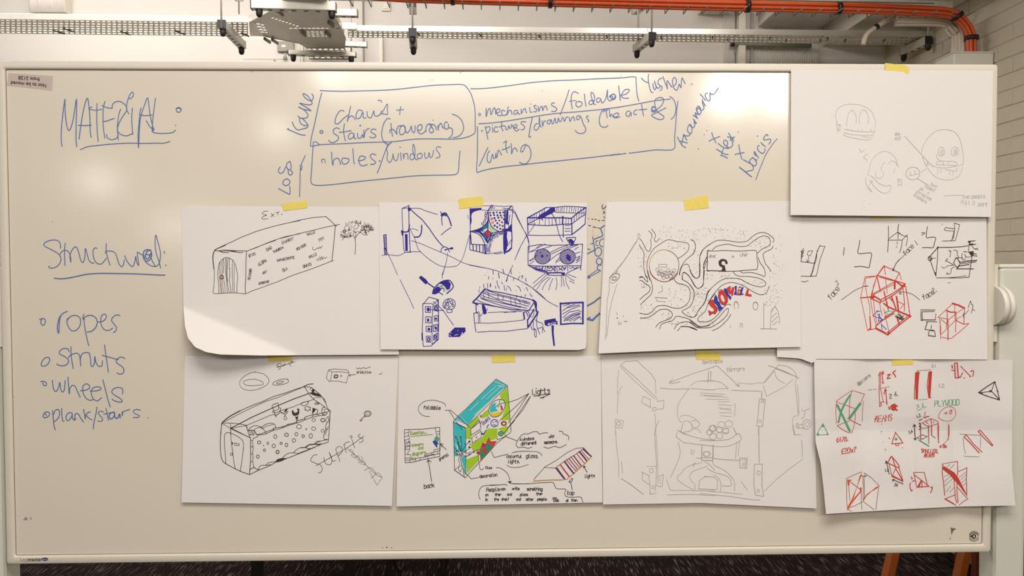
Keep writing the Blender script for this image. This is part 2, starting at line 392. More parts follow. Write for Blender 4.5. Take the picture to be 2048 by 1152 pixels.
a, b_ = H(825, 64), H(827, 90); hanger('steel strut hanger seen end-on under the right tray, nearest the junction', a, b_, nuts=(a.lerp(b_, .1), a.lerp(b_, .97)), rods=(a.lerp(b_, .02),))
a, b_ = H(1305, 72), H(1273, 97); hanger('steel strut hanger under the middle of the right tray', a, b_, nuts=(a.lerp(b_, .05), a.lerp(b_, .97)), rods=(a.lerp(b_, .05), a.lerp(b_, .9)))
a, b_ = H(1858, 80), H(1806, 104); hanger('steel strut hanger under the right end of the right tray', a, b_, nuts=(a.lerp(b_, .03), a.lerp(b_, .97)), rods=(a.lerp(b_, .03), a.lerp(b_, .9)))
a, b_ = H(503, 10, ZT - .03), H(672, 15, ZT - .03); hanger('cross channel under the junction at the top edge of the picture', a, b_, nuts=(a.lerp(b_, .09), a.lerp(b_, .95)))
a, b_ = H(577, 106, ZT - .03), H(712, 110, ZT - .03); hanger('cross channel under the short rear tray, lowest of the hangers', a, b_, h_=.026, nuts=(a.lerp(b_, .07), a.lerp(b_, .93)), rods=(a.lerp(b_, .07), a.lerp(b_, .93)))
a, b_ = H(660, 26, ZT + .02), H(715, 27, ZT + .02); hanger('short channel stub right of the junction near the top edge', a, b_, w_=.035, h_=.035, rods=(a.lerp(b_, .75),))
a, b_ = H(686, 88, ZT + .02), H(734, 90, ZT + .02); hanger('short channel stub right of the rear tray above the board', a, b_, w_=.03, h_=.03)
ZU = 2.95
a, b_ = H(825, 6, ZU), H(826, 22, ZU); hanger('upper strut stub above the hanger nearest the junction', a, b_)
a, b_ = H(1300, 0, ZU), H(1270, 22, ZU); hanger('upper strut channel carrying the orange cables at the middle', a, b_)
a, b_ = H(1874, 4, ZU), H(1855, 12, ZU); hanger('upper strut channel carrying the orange cables at the right end', a, b_)
# thin ceiling rods over the left tray
for px, lab in ((443, 'thin cream rod rising to the ceiling above the left tray'), (478, 'thin grey rod rising to the ceiling above the junction, with a small plate')):
    c = on_z(px, 28, ZT + .03)
    e = empty('ceiling_rod', c, lab, 'rod')
    part('rod', tube(bmesh.new(), [c, (c.x, c.y, ZC)], .004, 6), M['knob' if px == 443 else 'greybox'], e)
    if px == 478: d = on_y(478, -1, c.y); part('plate', bx(d - Vector((.022, .005, .008)), d + Vector((.022, .005, .008)), .001), M['greybox'], e)

# ------------------------------------------------------------------ orange and cream cable bundles
def smooth(pts, n=8):
    out = []; P = [pts[0]] + list(pts) + [pts[-1]]
    for i in range(1, len(P) - 2):
        for k in range(n):
            t = k / n; a, b2, c, d = P[i - 1], P[i], P[i + 1], P[i + 2]
            out.append(tuple(.5 * ((2 * b2[j]) + (-a[j] + c[j]) * t + (2 * a[j] - 5 * b2[j] + 4 * c[j] - d[j]) * t * t + (-a[j] + 3 * b2[j] - 3 * c[j] + d[j]) * t ** 3) for j in range(len(a))))
    out.append(tuple(pts[-1])); return out
YB = 2.15
route = [(640, -20), (780, -8), (900, -3), (1200, 5), (1450, 11), (1700, 16), (1850, 22), (1900, 27), (1925, 42), (1940, 66), (1943, 90), (1943, 140)]
path = [on_y(px, py, YB) for px, py in smooth(route, 6)]
e = empty('cable_bundle', path[0], 'thick bundle of orange cables along the top, bending down at the right wall', 'cable')
for k, (dx, dz) in enumerate(((-.010, .010), (.010, .011), (-.011, -.009), (.010, -.010), (0, 0), (0, .018), (0, -.018))):
    pts = []
    for i, p in enumerate(path):
        d = (path[min(i + 1, len(path) - 1)] - path[max(i - 1, 0)]).normalized()
        nrm = Vector((-d.z, 0, d.x))
        pts.append(p + nrm * dz + Vector((0, dx, 0)))
    part('cable', tube(bmesh.new(), pts, .0088, 7), M['orange'], e)
for px, py, vert in ((905, -3, 0), (1100, 3, 0), (1495, 12, 0), (1677, 16, 0), (1914, 33, 1), (1943, 76, 2)):
    c = on_y(px, py, YB - .002); d = {0: Vector((1, 0, .05)), 1: Vector((.6, 0, -.8)), 2: Vector((0, 0, -1))}[vert].normalized()
    part('strap', tube(bmesh.new(), [c - d * .009, c + d * .009], .032, 14), M['black'], e)
# wire tray under it
bm = bmesh.new()
for i in range(34):
    px = 700 + i * 37.5
    c = on_y(px, -6 + (px - 700) * .0225 + 8, YB - .01)
    tube(bm, [c + Vector((0, -.05, 0)), c + Vector((0, .08, 0)), c + Vector((0, .08, .05))], .0028, 5)
e2 = empty('wire_tray', on_y(700, 0, YB), 'thin wire tray carrying the orange cables', 'cable tray')
o = part('cross_wires', bm, M['greytube'], e2); o['kind'] = 'stuff'
p, q = on_y(620, -3, YB + .07), on_y(1840, 22, YB + .07)
for dy in (0, -.12): part('long_wire', tube(bmesh.new(), [p + Vector((0, dy, -.004)), q + Vector((0, dy, -.004))], .003, 6), M['greytube'], e2)
p, q = on_y(1330, -4, YB + .05), on_y(1905, 10, YB + .05)
part('side_rail', bar(bmesh.new(), p, q, .004, .035), M['galv'], e2)
c = on_y(1943, 108, YB)
e = empty('cable_trunking', (c.x, YB, .1), 'pale trunking on the brick wall that the orange and cream cables drop into', 'trunking')
part('trunk', bx((c.x - .115, YB - .05, .1), (RX - .008, YB + .11, c.z), .004), M['knob'], e)
part('lip', bx((c.x - .118, YB - .053, c.z - .010), (RX - .006, YB + .113, c.z - .004), .001), M['post'], e)
for lab, off_, n_ in (('cream cable bundle bending down inside the orange bend', 0, 3),):
    rt2 = [(1796, 31), (1850, 31), (1895, 34), (1918, 50), (1926, 75), (1926, 112), (1926, 150)]
    e = empty('cable_bundle', on_y(1796, 31, YB + .04), lab, 'cable')
    for k in range(4):
        pts = [on_y(px - (k * 7 if py > 40 else k * 2), py + (k * 6 if py < 60 else 0), YB + .04 + k * .012) for px, py in smooth([(a_, b2) for a_, b2 in rt2], 5)]
        part('cable', tube(bmesh.new(), pts, .010, 7), M['whitecable'], e)
p = [on_y(x, y, YB + .1) for x, y in smooth([(1800, 26), (1780, 36), (1756, 52), (1734, 68), (1726, 90)], 4)]
e = empty('cable', p[0], 'single cream cable slanting down to the right tray', 'cable')
part('sheath', tube(bmesh.new(), p, .012, 8), M['whitecable'], e)
part('clip', tube(bmesh.new(), [p[8], p[9]], .0145, 8), M['black'], e)

# ------------------------------------------------------------------ the whiteboard
BT, BB = 1.9 - .00015, .9 + .00015
tb = empty('whiteboard', (0, 0, .9), 'large white pivoting whiteboard covered in blue marker writing and taped drawings', 'whiteboard')
part('panel', bx((-.99, -0.0005, .91), (.99, .014, 1.89)), M['board'], tb)
def rrect(x0, x1, z0, z1, r, y, n=6):
    out = []
    for cx, cz, a0 in ((x1 - r, z1 - r, 0), (x0 + r, z1 - r, 90), (x0 + r, z0 + r, 180), (x1 - r, z0 + r, 270)):
        for k in range(n + 1):
            a = math.radians(a0 + 90 * k / n); out.append(Vector((cx + r * math.cos(a), y, cz + r * math.sin(a))))
    return out
def loft(prof, x0, x1, z0, z1, r0):
    bm = bmesh.new(); prev = None
    for ins, y in prof:
        r = max(.0015, r0 - ins * .15)
        ring = [bm.verts.new(v) for v in rrect(x0 + ins, x1 - ins, z0 + ins, z1 - ins, r, y)]
        if prev:
            for k in range(len(ring)):
                f = bm.faces.new((prev[k], prev[(k + 1) % len(ring)], ring[(k + 1) % len(ring)], ring[k])); f.smooth = True
        prev = ring
    bmesh.ops.recalc_face_normals(bm, faces=bm.faces)
    return bm
o = part('frame', loft([(.0, .022), (0, -.002), (.0008, -.0042), (.0024, -.0052), (.0130, -.0052), (.0150, -.0046), (.0164, -.0026), (.0168, -.0006)], -1, 1, .9, 1.9, .006), M['frame'], tb)
part('seam_shade', loft([(.0160, -.0015), (.0176, -.0007), (.0177, -.0004)], -1, 1, .9, 1.9, .006), M['seam_shade'], tb)  # thin brown ring painting the shade along the frame's inner edge
part('back_sheet', bx((-.999, .016, .901), (.999, .024, 1.899)), M['frame'], tb)
for s in (-1, 1):
    part('hinge_plate', bx((s * .9995, .0, 1.335), (s * 1.010, .018, 1.492), .001), M['frame'], tb)
# stand
for s, lab in ((-1, 'pale grey-green steel post at the left edge of the whiteboard'), (1, 'pale grey-green steel post right of the whiteboard with a half-round pivot knob')):
    x0 = 1.0105 if s > 0 else 1.006
    x1 = x0 + .063
    e = empty('stand_post', (s * (x0 + x1) / 2, .02, 0), lab, 'post', 'whiteboard stand posts')
    part('upright', bx((s * x0, -.004, .04), (s * x1, .056, 1.491), .009), M['post'], e)
    part('top_cap', bx((s * (x0 - .0005), -.0045, 1.487), (s * (x1 + .0005), .0565, 1.4945), .0022), M['knob'], e)
    part('foot', bx((s * x0, -.30, .0), (s * x1, .36, .04), .006), M['post'], e)
    if s > 0:
        bm = bmesh.new()
        def disc(xa, xb, r):
            n = 20
            A = [bm.verts.new((xa, .000 - r * math.sin(math.pi * k / n), 1.4095 + r * math.cos(math.pi * k / n))) for k in range(n + 1)]
            B = [bm.verts.new((xb, v.co.y, v.co.z)) for v in A]
            for k in range(n):
                f = bm.faces.new((A[k], A[k + 1], B[k + 1], B[k])); f.smooth = True
            bm.faces.new(A[::-1]); bm.faces.new(B); bm.faces.new((A[0], B[0], B[-1], A[-1]))
        disc(.9985, 1.0105, .0395); disc(1.0105, 1.0118, .0380); disc(1.0118, 1.0225, .0395)
        bmesh.ops.recalc_face_normals(bm, faces=bm.faces)
        k = part('pivot_knob', bm, M['knob'], e)

# ------------------------------------------------------------------ paper sheets
def polyline(pts, n):
    """n+1 points evenly spaced along a pixel polyline"""
    L = [0]
    for a, b2 in zip(pts, pts[1:]): L.append(L[-1] + math.hypot(b2[0] - a[0], b2[1] - a[1]))
    out = []
    for i in range(n + 1):
        s = L[-1] * i / n; k = 0
        while k < len(L) - 2 and L[k + 1] < s: k += 1
        t = (s - L[k]) / max(1e-9, L[k + 1] - L[k]); t = min(1, max(0, t))
        out.append((pts[k][0] + (pts[k + 1][0] - pts[k][0]) * t, pts[k][1] + (pts[k + 1][1] - pts[k][1]) * t))
    return out
def Zp(py): return CAM.z - (py - 532) / 992.0  # rough height on the board of a picture row
def Xp(px): return (px - 993) / 992.0
def mk_depth(base, lift, ytop, ybot, wob=.0006, seed=0, extra=None, bx_=0.0, xr=(0, 1)):
    r = random.Random(seed); a, b2, c = r.uniform(4, 9), r.uniform(4, 9), r.uniform(0, 6)
    zt, zb = Zp(ytop), Zp(ybot)
    def f(X, Z):
        t = min(1.05, max(0, (zt - Z) / (zt - zb)))
        s = min(1, max(0, (X - Xp(xr[0])) / (Xp(xr[1]) - Xp(xr[0])))) if bx_ else 0
        v = base + bx_ * s + lift * t * t + wob * (1 + math.sin(a * X + c) * math.sin(b2 * Z + c))
        if extra: v += extra(X, Z, t)
        return v
    return f
def hit(px, py, depth, extra=0.0):
    y = -.001
    for _ in range(4):
        P = on_y(px, py, y); y = -(depth(P.x, P.z) + extra)
    return on_y(px, py, y)
def curl(X, Z, t):   # peeled lower left corner of the exterior drawing
    a = Vector((Xp(368), Zp(617))); b2 = Vector((Xp(590), Zp(711)))
    d = (b2 - a).normalized(); n = Vector((-d.y, d.x))
    if n.y > 0: n = -n
    s = (Vector((X, Z)) - a).dot(n)
    return .0 if s <= 0 else (.62 * s + .6 * s * s)
def folds(X, Z, t):
    def tri(v, ks):
        for (a, ha), (b2, hb) in zip(ks, ks[1:]):
            if a <= v <= b2: return ha + (hb - ha) * (v - a) / (b2 - a)
        return ks[0][1] if v < ks[0][0] else ks[-1][1]
    h = tri(X, [(Xp(1620), .013), (Xp(1723), .0), (Xp(1812), .013), (Xp(1903), .0), (Xp(2040), .012)])
    v = tri(-Z, [(-Zp(718), .0065), (-Zp(868), .0), (-Zp(1030), .0150)]); h *= .2 + .8 * min(1, t * 2.5)
    g = .0018 * math.sin(31 * X + 17 * Z) * math.sin(23 * X - 29 * Z)
    return h + v + g
S = {}
def sheet(key, label, top, right, bottom, left, depth, nx=30, ny=22):
    Tn, Bn = polyline(top, nx), polyline(bottom, nx)
    Ln, Rn = polyline(left, ny), polyline(right, ny)
    bm = bmesh.new(); G = []
    for j in range(ny + 1):
        v = j / ny; row = []
        for i in range(nx + 1):
            u = i / nx
            x = [(1 - v) * Tn[i][k] + v * Bn[i][k] + (1 - u) * Ln[j][k] + u * Rn[j][k]
                 - ((1 - u) * (1 - v) * Tn[0][k] + u * (1 - v) * Tn[-1][k] + (1 - u) * v * Bn[0][k] + u * v * Bn[-1][k]) for k in (0, 1)]
            row.append(bm.verts.new(hit(x[0], x[1], depth)))
        G.append(row)
    for j in range(ny):
        for i in range(nx):
            f = bm.faces.new((G[j][i], G[j + 1][i], G[j + 1][i + 1], G[j][i + 1])); f.smooth = key != 'beams'
    c = hit(sum(p[0] for p in top) / len(top), top[0][1], depth)
    e = empty('drawing_sheet', (c.x, 0, c.z), label, 'drawing', 'large drawing sheets taped to the whiteboard')
    o = part('paper', bm, M['creased' if key == 'beams' else 'paper'], e)
    S[key] = (e, depth)
    return e
sheet('ext', 'sheet with a long box building covered in greetings and a tree, lower left corner peeling',
      [(363, 412), (757, 414)], [(757, 414), (798, 710)][:1] + [(798, 709)], [(370, 652), (376, 676), (390, 694), (412, 704), (440, 709), (520, 711), (660, 710), (798, 709)], [(363, 412), (367, 617), (370, 652)],
      mk_depth(.0010, .008, 412, 710, seed=1, extra=curl), 90, 60)
sheet('blue2', 'sheet of navy ink sketches: tall towers, patterned square, machine and lean-to roof',
      [(758, 405), (1174, 406)], [(1174, 406), (1173, 690), (1171, 697)], [(761, 699), (1164, 700), (1171, 697)], [(758, 405), (761, 699)],
      mk_depth(.0026, .0105, 405, 700, seed=2))
sheet('graf', 'sheet with winding dotted paths, a ball pit circle and red and blue graffiti letters',
      [(1213, 404), (1600, 402)], [(1600, 402), (1602, 694)], [(1197, 707), (1400, 698), (1602, 694)], [(1213, 404), (1197, 707)],
      mk_depth(.0020, .0120, 404, 700, seed=3))
sheet('sup', 'sheet with a crossed-out word, a key and a long shed full of round holes',
      [(370, 712), (797, 714)], [(797, 714), (784, 1012)], [(363, 1005), (784, 1012)], [(370, 712), (363, 1005)],
      mk_depth(.0008, .0070, 712, 1010, seed=4))
sheet('house', 'sheet with a coloured turquoise and lime box house with annotations',
      [(798, 712), (1201, 712)], [(1201, 712), (1205, 1005)], [(793, 1013), (1205, 1005)], [(798, 712), (793, 1013)],
      mk_depth(.0008, .0075, 712, 1010, seed=5))
sheet('mirror', 'sheet with a faint pencil sketch of a gumball machine and folding arms',
      [(1203, 714), (1628, 712)], [(1628, 712), (1633, 1017)], [(1206, 1009), (1400, 1006), (1633, 1017)], [(1203, 714), (1206, 1009)],
      mk_depth(.0008, .0070, 712, 1010, seed=6))
sheet('face', 'sheet with a red frame structure, face notes and small step sketches',
      [(1555, 431), (1973, 434)], [(1973, 434), (1975, 719)], [(1554, 714), (1600, 717), (1626, 727), (1632, 718), (1975, 719)], [(1555, 431), (1554, 714)],
      mk_depth(.0010, .0085, 432, 718, seed=7, bx_=.0052, xr=(1600, 1950)), 60, 24)
sheet('skull', 'sheet with faint pencil skull faces, topmost at the upper right',
      [(1582, 139), (1986, 141)], [(1986, 141), (1982, 434)], [(1581, 430), (1982, 434)], [(1582, 139), (1581, 430)],
      mk_depth(.0062, .0088, 139, 432, seed=8))
sheet('beams', 'creased sheet unfolded from a small square, with red beam triangles, lower right corner',
      [(1628, 719), (2025, 720)], [(2025, 720), (2024, 940), (2031, 1011)], [(1652, 1028), (1800, 1019), (1920, 1013), (2031, 1011)], [(1628, 719), (1631, 884), (1641, 925), (1647, 975), (1652, 1028)],
      mk_depth(.0018, .0, 720, 1020, wob=.0002, seed=9, extra=folds, bx_=.0048, xr=(1850, 1965)), 66, 50)
def board_depth(X, Z): return .0005
S['board'] = (tb, board_depth)

# ------------------------------------------------------------------ ink
# a small pen alphabet: digit pairs x y on a 4 x 8 grid, baseline y = 2, capitals to y = 8
GL = {
 'A': '022842 1535', 'B': '022838473605 053543320 2', 'C': '4738171303123243', 'D': '02082847433202', 'E': '42020848 0535', 'F': '020848 0535', 'G': '47381713123243453 5', 'H': '0208 4842 0545', 'I': '2228',
 'J': '383332120 3', 'K': '0208 480542', 'L': '080242', 'M': '0208254842', 'N': '02084248', 'O': '1807031232434738 18', 'P': '02083847463505', 'Q': '180703123243473818 3342', 'R': '0208384746350 5 2542', 'S': '473818071635443322120 3',
 'T': '0848 2822', 'U': '080312324348', 'V': '082248', 'W': '0812253248', 'X': '0842 0248', 'Y': '082548 2522', 'Z': '08480242',
 'a': '45361605031232434 6 4642', 'b': '0802 0516364543321202', 'c': '45361605031232 43', 'd': '4842 45361605031232 42', 'e': '04444536160503123243', 'f': '383817122 2 0636', 'g': '453616050312324 3 4641301000', 'h': '0802 05163645 42', 'i': '2622 2829', 'j': '362110 3839',
 'k': '0802 0446 1542', 'l': '18131232', 'm': '0602 0516262 2 2536454 2', 'n': '0602 0516364542', 'o': '160503123243453616', 'p': '0600 05163645433212 03', 'q': '4640 45361605031232 43', 'r': '0602 04163645', 's': '4536160534433212 03', 't': '181312324 3 0636',
 'u': '060312324346 4642', 'v': '062246', 'w': '0612243246', 'x': '0642 0246', 'y': '0622 46220 0', 'z': '06460242', '/': '0048', '.': '2223', ',': '2311', '?': '073847361514 1312', '£': '473817120242 0535', ':': '2223 2526', '+': '2336', '#': '0446 0242 1118 3138',
 '0': '180703123243473818', '1': '172822', '2': '0718384604 0242', '3': '0748254433221203', '4': '38034 3 3532', '5': '4808053543321203', '7': '084812', '8': '180716364738 18 1605031232434536', '9': '46360718384742 ',
}
def glyph(ch):
    g = GL.get(ch) or GL.get(ch.upper()) or ''
    out = []
    for s in g.split(' '):
        if len(s) < 4: continue
        s = s[:len(s) // 2 * 2]
        out.append([(int(s[i]), int(s[i + 1])) for i in range(0, len(s), 2)])
    return out
def text_strokes(h, ang, x, y, txt, rnd):
    a = math.radians(ang); ca, sa = math.cos(a), math.sin(a); k = h / 6.0; cur = 0; out = []
    for ch in txt:
        if ch == ' ': cur += 2.6; continue
        wd = 1.2 if ch in 'iI.,:' else 2.8
        for st in glyph(ch):
            o_ = []
            for gx, gy in st:
                gx2 = (cur + (gx - (1.2 if ch in 'iI.,:' else 0)) * .72 + (gy - 2) * .08 + rnd.uniform(-.15, .15)); gy2 = (gy - 2 + rnd.uniform(-.2, .2))
                o_.append((x + k * (gx2 * ca - gy2 * sa), y - k * (gx2 * sa + gy2 * ca)))
            out.append(o_)
        cur += wd + .9
    return out
PEN = {'blue': .74, 'pencil': .72, 'pencil2': .8, 'grey': .7, 'navy': .8, 'black': .68, 'red': .74, 'red2': .74, 'green3': .72, 'lime2': .7}
class Ink:
    def __init__(self, depth, lift): self.bm = bmesh.new(); self.depth = depth; self.lift = lift
    n = 0; q = 0.0
    def bump(self): self.n = (self.n + 1) % 30; self.q = self.n * .0000025
    def P(self, p): self.q += 2e-7; return self.bm.verts.new(hit(p[0], p[1], self.depth, self.lift + self.q))
    def stroke(self, pts, wd):
        q = [pts[0]]
        for p in pts[1:]:
            if math.hypot(p[0] - q[-1][0], p[1] - q[-1][1]) > .35: q.append(p)
        if len(q) < 2: self.dot(q[0], wd * .6); return
        # extend the ends by half a pen width
        def ext(a, b2):
            L = math.hypot(a[0] - b2[0], a[1] - b2[1]); return (a[0] + (a[0] - b2[0]) / L * wd * .35, a[1] + (a[1] - b2[1]) / L * wd * .35)
        q[0] = ext(q[0], q[1]); q[-1] = ext(q[-1], q[-2])
        prev = None
        for i, p in enumerate(q):
            a, b2 = q[max(0, i - 1)], q[min(len(q) - 1, i + 1)]
            dx, dy = b2[0] - a[0], b2[1] - a[1]; L = math.hypot(dx, dy) or 1
            nx, ny = -dy / L * wd / 2, dx / L * wd / 2
            cur = (self.P((p[0] + nx, p[1] + ny)), self.P((p[0] - nx, p[1] - ny)))
            if prev:
                self.bm.faces.new((prev[0], cur[0], cur[1], prev[1]))
            prev = cur
    def dot(self, c, r, n=8):
        self.bm.faces.new([self.P((c[0] + r * math.cos(2 * math.pi * k / n), c[1] + r * math.sin(2 * math.pi * k / n))) for k in range(n)])
    def fill(self, pts):
        vs_ = [self.P(p) for p in pts]
        es = [self.bm.edges.new((vs_[i], vs_[(i + 1) % len(vs_)])) for i in range(len(vs_))]
        bmesh.ops.triangle_fill(self.bm, edges=es, use_beauty=True)
def csm(pts):
    if len(pts) < 3: return pts
    n = 4 if len(pts) < 30 else 3
    return smooth(pts, n)
BL = {'handwriting': {}}
BOARD_BLOCKS = [('heading_writing', 'blue marker heading at the upper left, underlined'), ('heading_writing', 'blue marker heading at the left above the word list, underlined'),
    ('list_writing', 'blue marker list of four short words with ring bullets'), ('box_writing', 'blue marker box around three ideas at the top'), ('name_writing', 'two blue names written up the side of the boxed ideas'),
    ('box_writing', 'blue marker box with mechanisms and pictures at the top'), ('name_writing', 'blue names slanting up at the right of the boxes'),
    ('sketch_drawing', 'blue marker rings and zigzag between two sheets'), ('sketch_drawing', 'dark dotted marks between two sheets'), ('sketch_drawing', 'thick blue marker strokes between two sheets')]
def build_ink(data):
    acc = {}; order = {}; rnd = random.Random(5); nb = 0; cur = None
    for line in data.strip().split('\n'):
        if line.startswith('@'):
            key, col, x0, y0, k = line[1:].split()[:5]; ex = line.split()[5:]; x0, y0, k = float(x0), float(y0), float(k)
            e, depth = S[key]
            if key == 'board' and ex: gk = (key, col, int(ex[0]))
            elif key == 'board': gk = (key, col, nb); nb += 1
            else: gk = (key, col)
            order.setdefault(key, 0); order[key] += 1
            # later layers lie a hair proud of earlier ones
            if gk not in acc: acc[gk] = Ink(depth, .0)
            cur = acc[gk]; cur.lift = .0003 + .000018 * order[key]
            continue
        t = line.split(); c = t[0][0]; wd = float(t[0][1:] or 1.4); wd = wd * PEN.get(gk[1], .8) if c != 'k' else wd; cur.bump()
        if c == 't':
            h, ang, x, y = map(float, t[1:5])
            for st in text_strokes(h, ang, x, y, ' '.join(t[5:]), rnd):
                cur.stroke([(x0 + a / k, y0 + b2 / k) for a, b2 in st], wd)
            continue
        v = list(map(float, t[1:]))
        if c in 'slf':
            pts = [(x0 + v[i] / k, y0 + v[i + 1] / k) for i in range(0, len(v) - 1, 2)]
            if c == 's': cur.stroke(csm(pts), wd)
            elif c == 'l':
                for a, b2 in zip(pts, pts[1:]): cur.stroke([a, b2], wd)
            else: cur.fill(pts)
        elif c == 'd': cur.dot((x0 + v[0] / k, y0 + v[1] / k), max(.55, v[2] / k))
        elif c == 'e':
            cx, cy, rx, ry = v[:4]; a0 = math.radians(v[4]) if len(v) > 4 else 0; pts = []
            for i in range(17):
                a = 2 * math.pi * i / 16; ex, ey = rx * math.cos(a), ry * math.sin(a)
                pts.append((x0 + (cx + ex * math.cos(a0) - ey * math.sin(a0)) / k, y0 + (cy + ex * math.sin(a0) + ey * math.cos(a0)) / k))
            cur.stroke(pts, wd)
        elif c == 'h':
            cx, cy, rx, ry, n = v
            for sgn in (-1, 1):
                for i in range(int(n) * 2):
                    u = -1 + (i + .5) / n; hh = math.sqrt(max(0, 1 - u * u))
                    a, b2 = math.radians(sgn * 42), u
                    p1 = (u * math.cos(a) - hh * math.sin(a), u * math.sin(a) + hh * math.cos(a)); p2 = (u * math.cos(a) + hh * math.sin(a), u * math.sin(a) - hh * math.cos(a))
                    cur.stroke([(x0 + (cx + rx * p1[0]) / k, y0 + (cy + ry * p1[1]) / k), (x0 + (cx + rx * p2[0]) / k, y0 + (cy + ry * p2[1]) / k)], wd)
        elif c == 'k':
            n, xa, ya, xb, yb = v
            for i in range(int(n)): cur.dot((x0 + rnd.uniform(xa, xb) / k, y0 + rnd.uniform(ya, yb) / k), wd * rnd.uniform(.5, .8), 5)
        elif c == 'z':
            cx, cy, rx, ry, n, _s = (v + [0])[:6] if len(v) >= 5 else v
            for i in range(int(max(n, 4) * 9) if rx > 40 else int(n) * 3):
                a = rnd.uniform(0, 2 * math.pi); r = math.sqrt(rnd.random()); px_, py_ = cx + rx * r * math.cos(a), cy + ry * r * math.sin(a)
                pts = [(px_, py_)]; hd = rnd.uniform(-2.6, -.5); L = rnd.uniform(.12, .3) * min(rx, ry) * 1.3
                for s in range(4): hd += rnd.uniform(-.7, .7); pts.append((pts[-1][0] + L * .5 * math.cos(hd), pts[-1][1] + L * .5 * math.sin(hd)))
                cur.stroke([(x0 + a_ / k, y0 + b2 / k) for a_, b2 in pts], wd)
    for gk, ink in acc.items():
        e, depth = S[gk[0]]
        bm = ink.bm
        for f in bm.faces:
            f.normal_update()
            if f.normal.y > 0: f.normal_flip()
        if gk[0] == 'board':
            nm, lab = BOARD_BLOCKS[gk[2]] if gk[2] < len(BOARD_BLOCKS) else ('handwriting', 'marker writing')
        else:
            nm = 'pencil_drawing' if gk[1][:6] == 'pencil' else 'ink_drawing'
            lab = {'pencil': 'faint grey pencil lines', 'pencil2': 'very faint grey pencil lines', 'black': 'black pen lines and writing', 'navy': 'navy ink drawing'}.get(gk[1], gk[1].rstrip('23') + ' coloured marks')
        o = part(nm, bm, inkmat(gk[1]), e)
        tag(o, lab, kind='stuff')
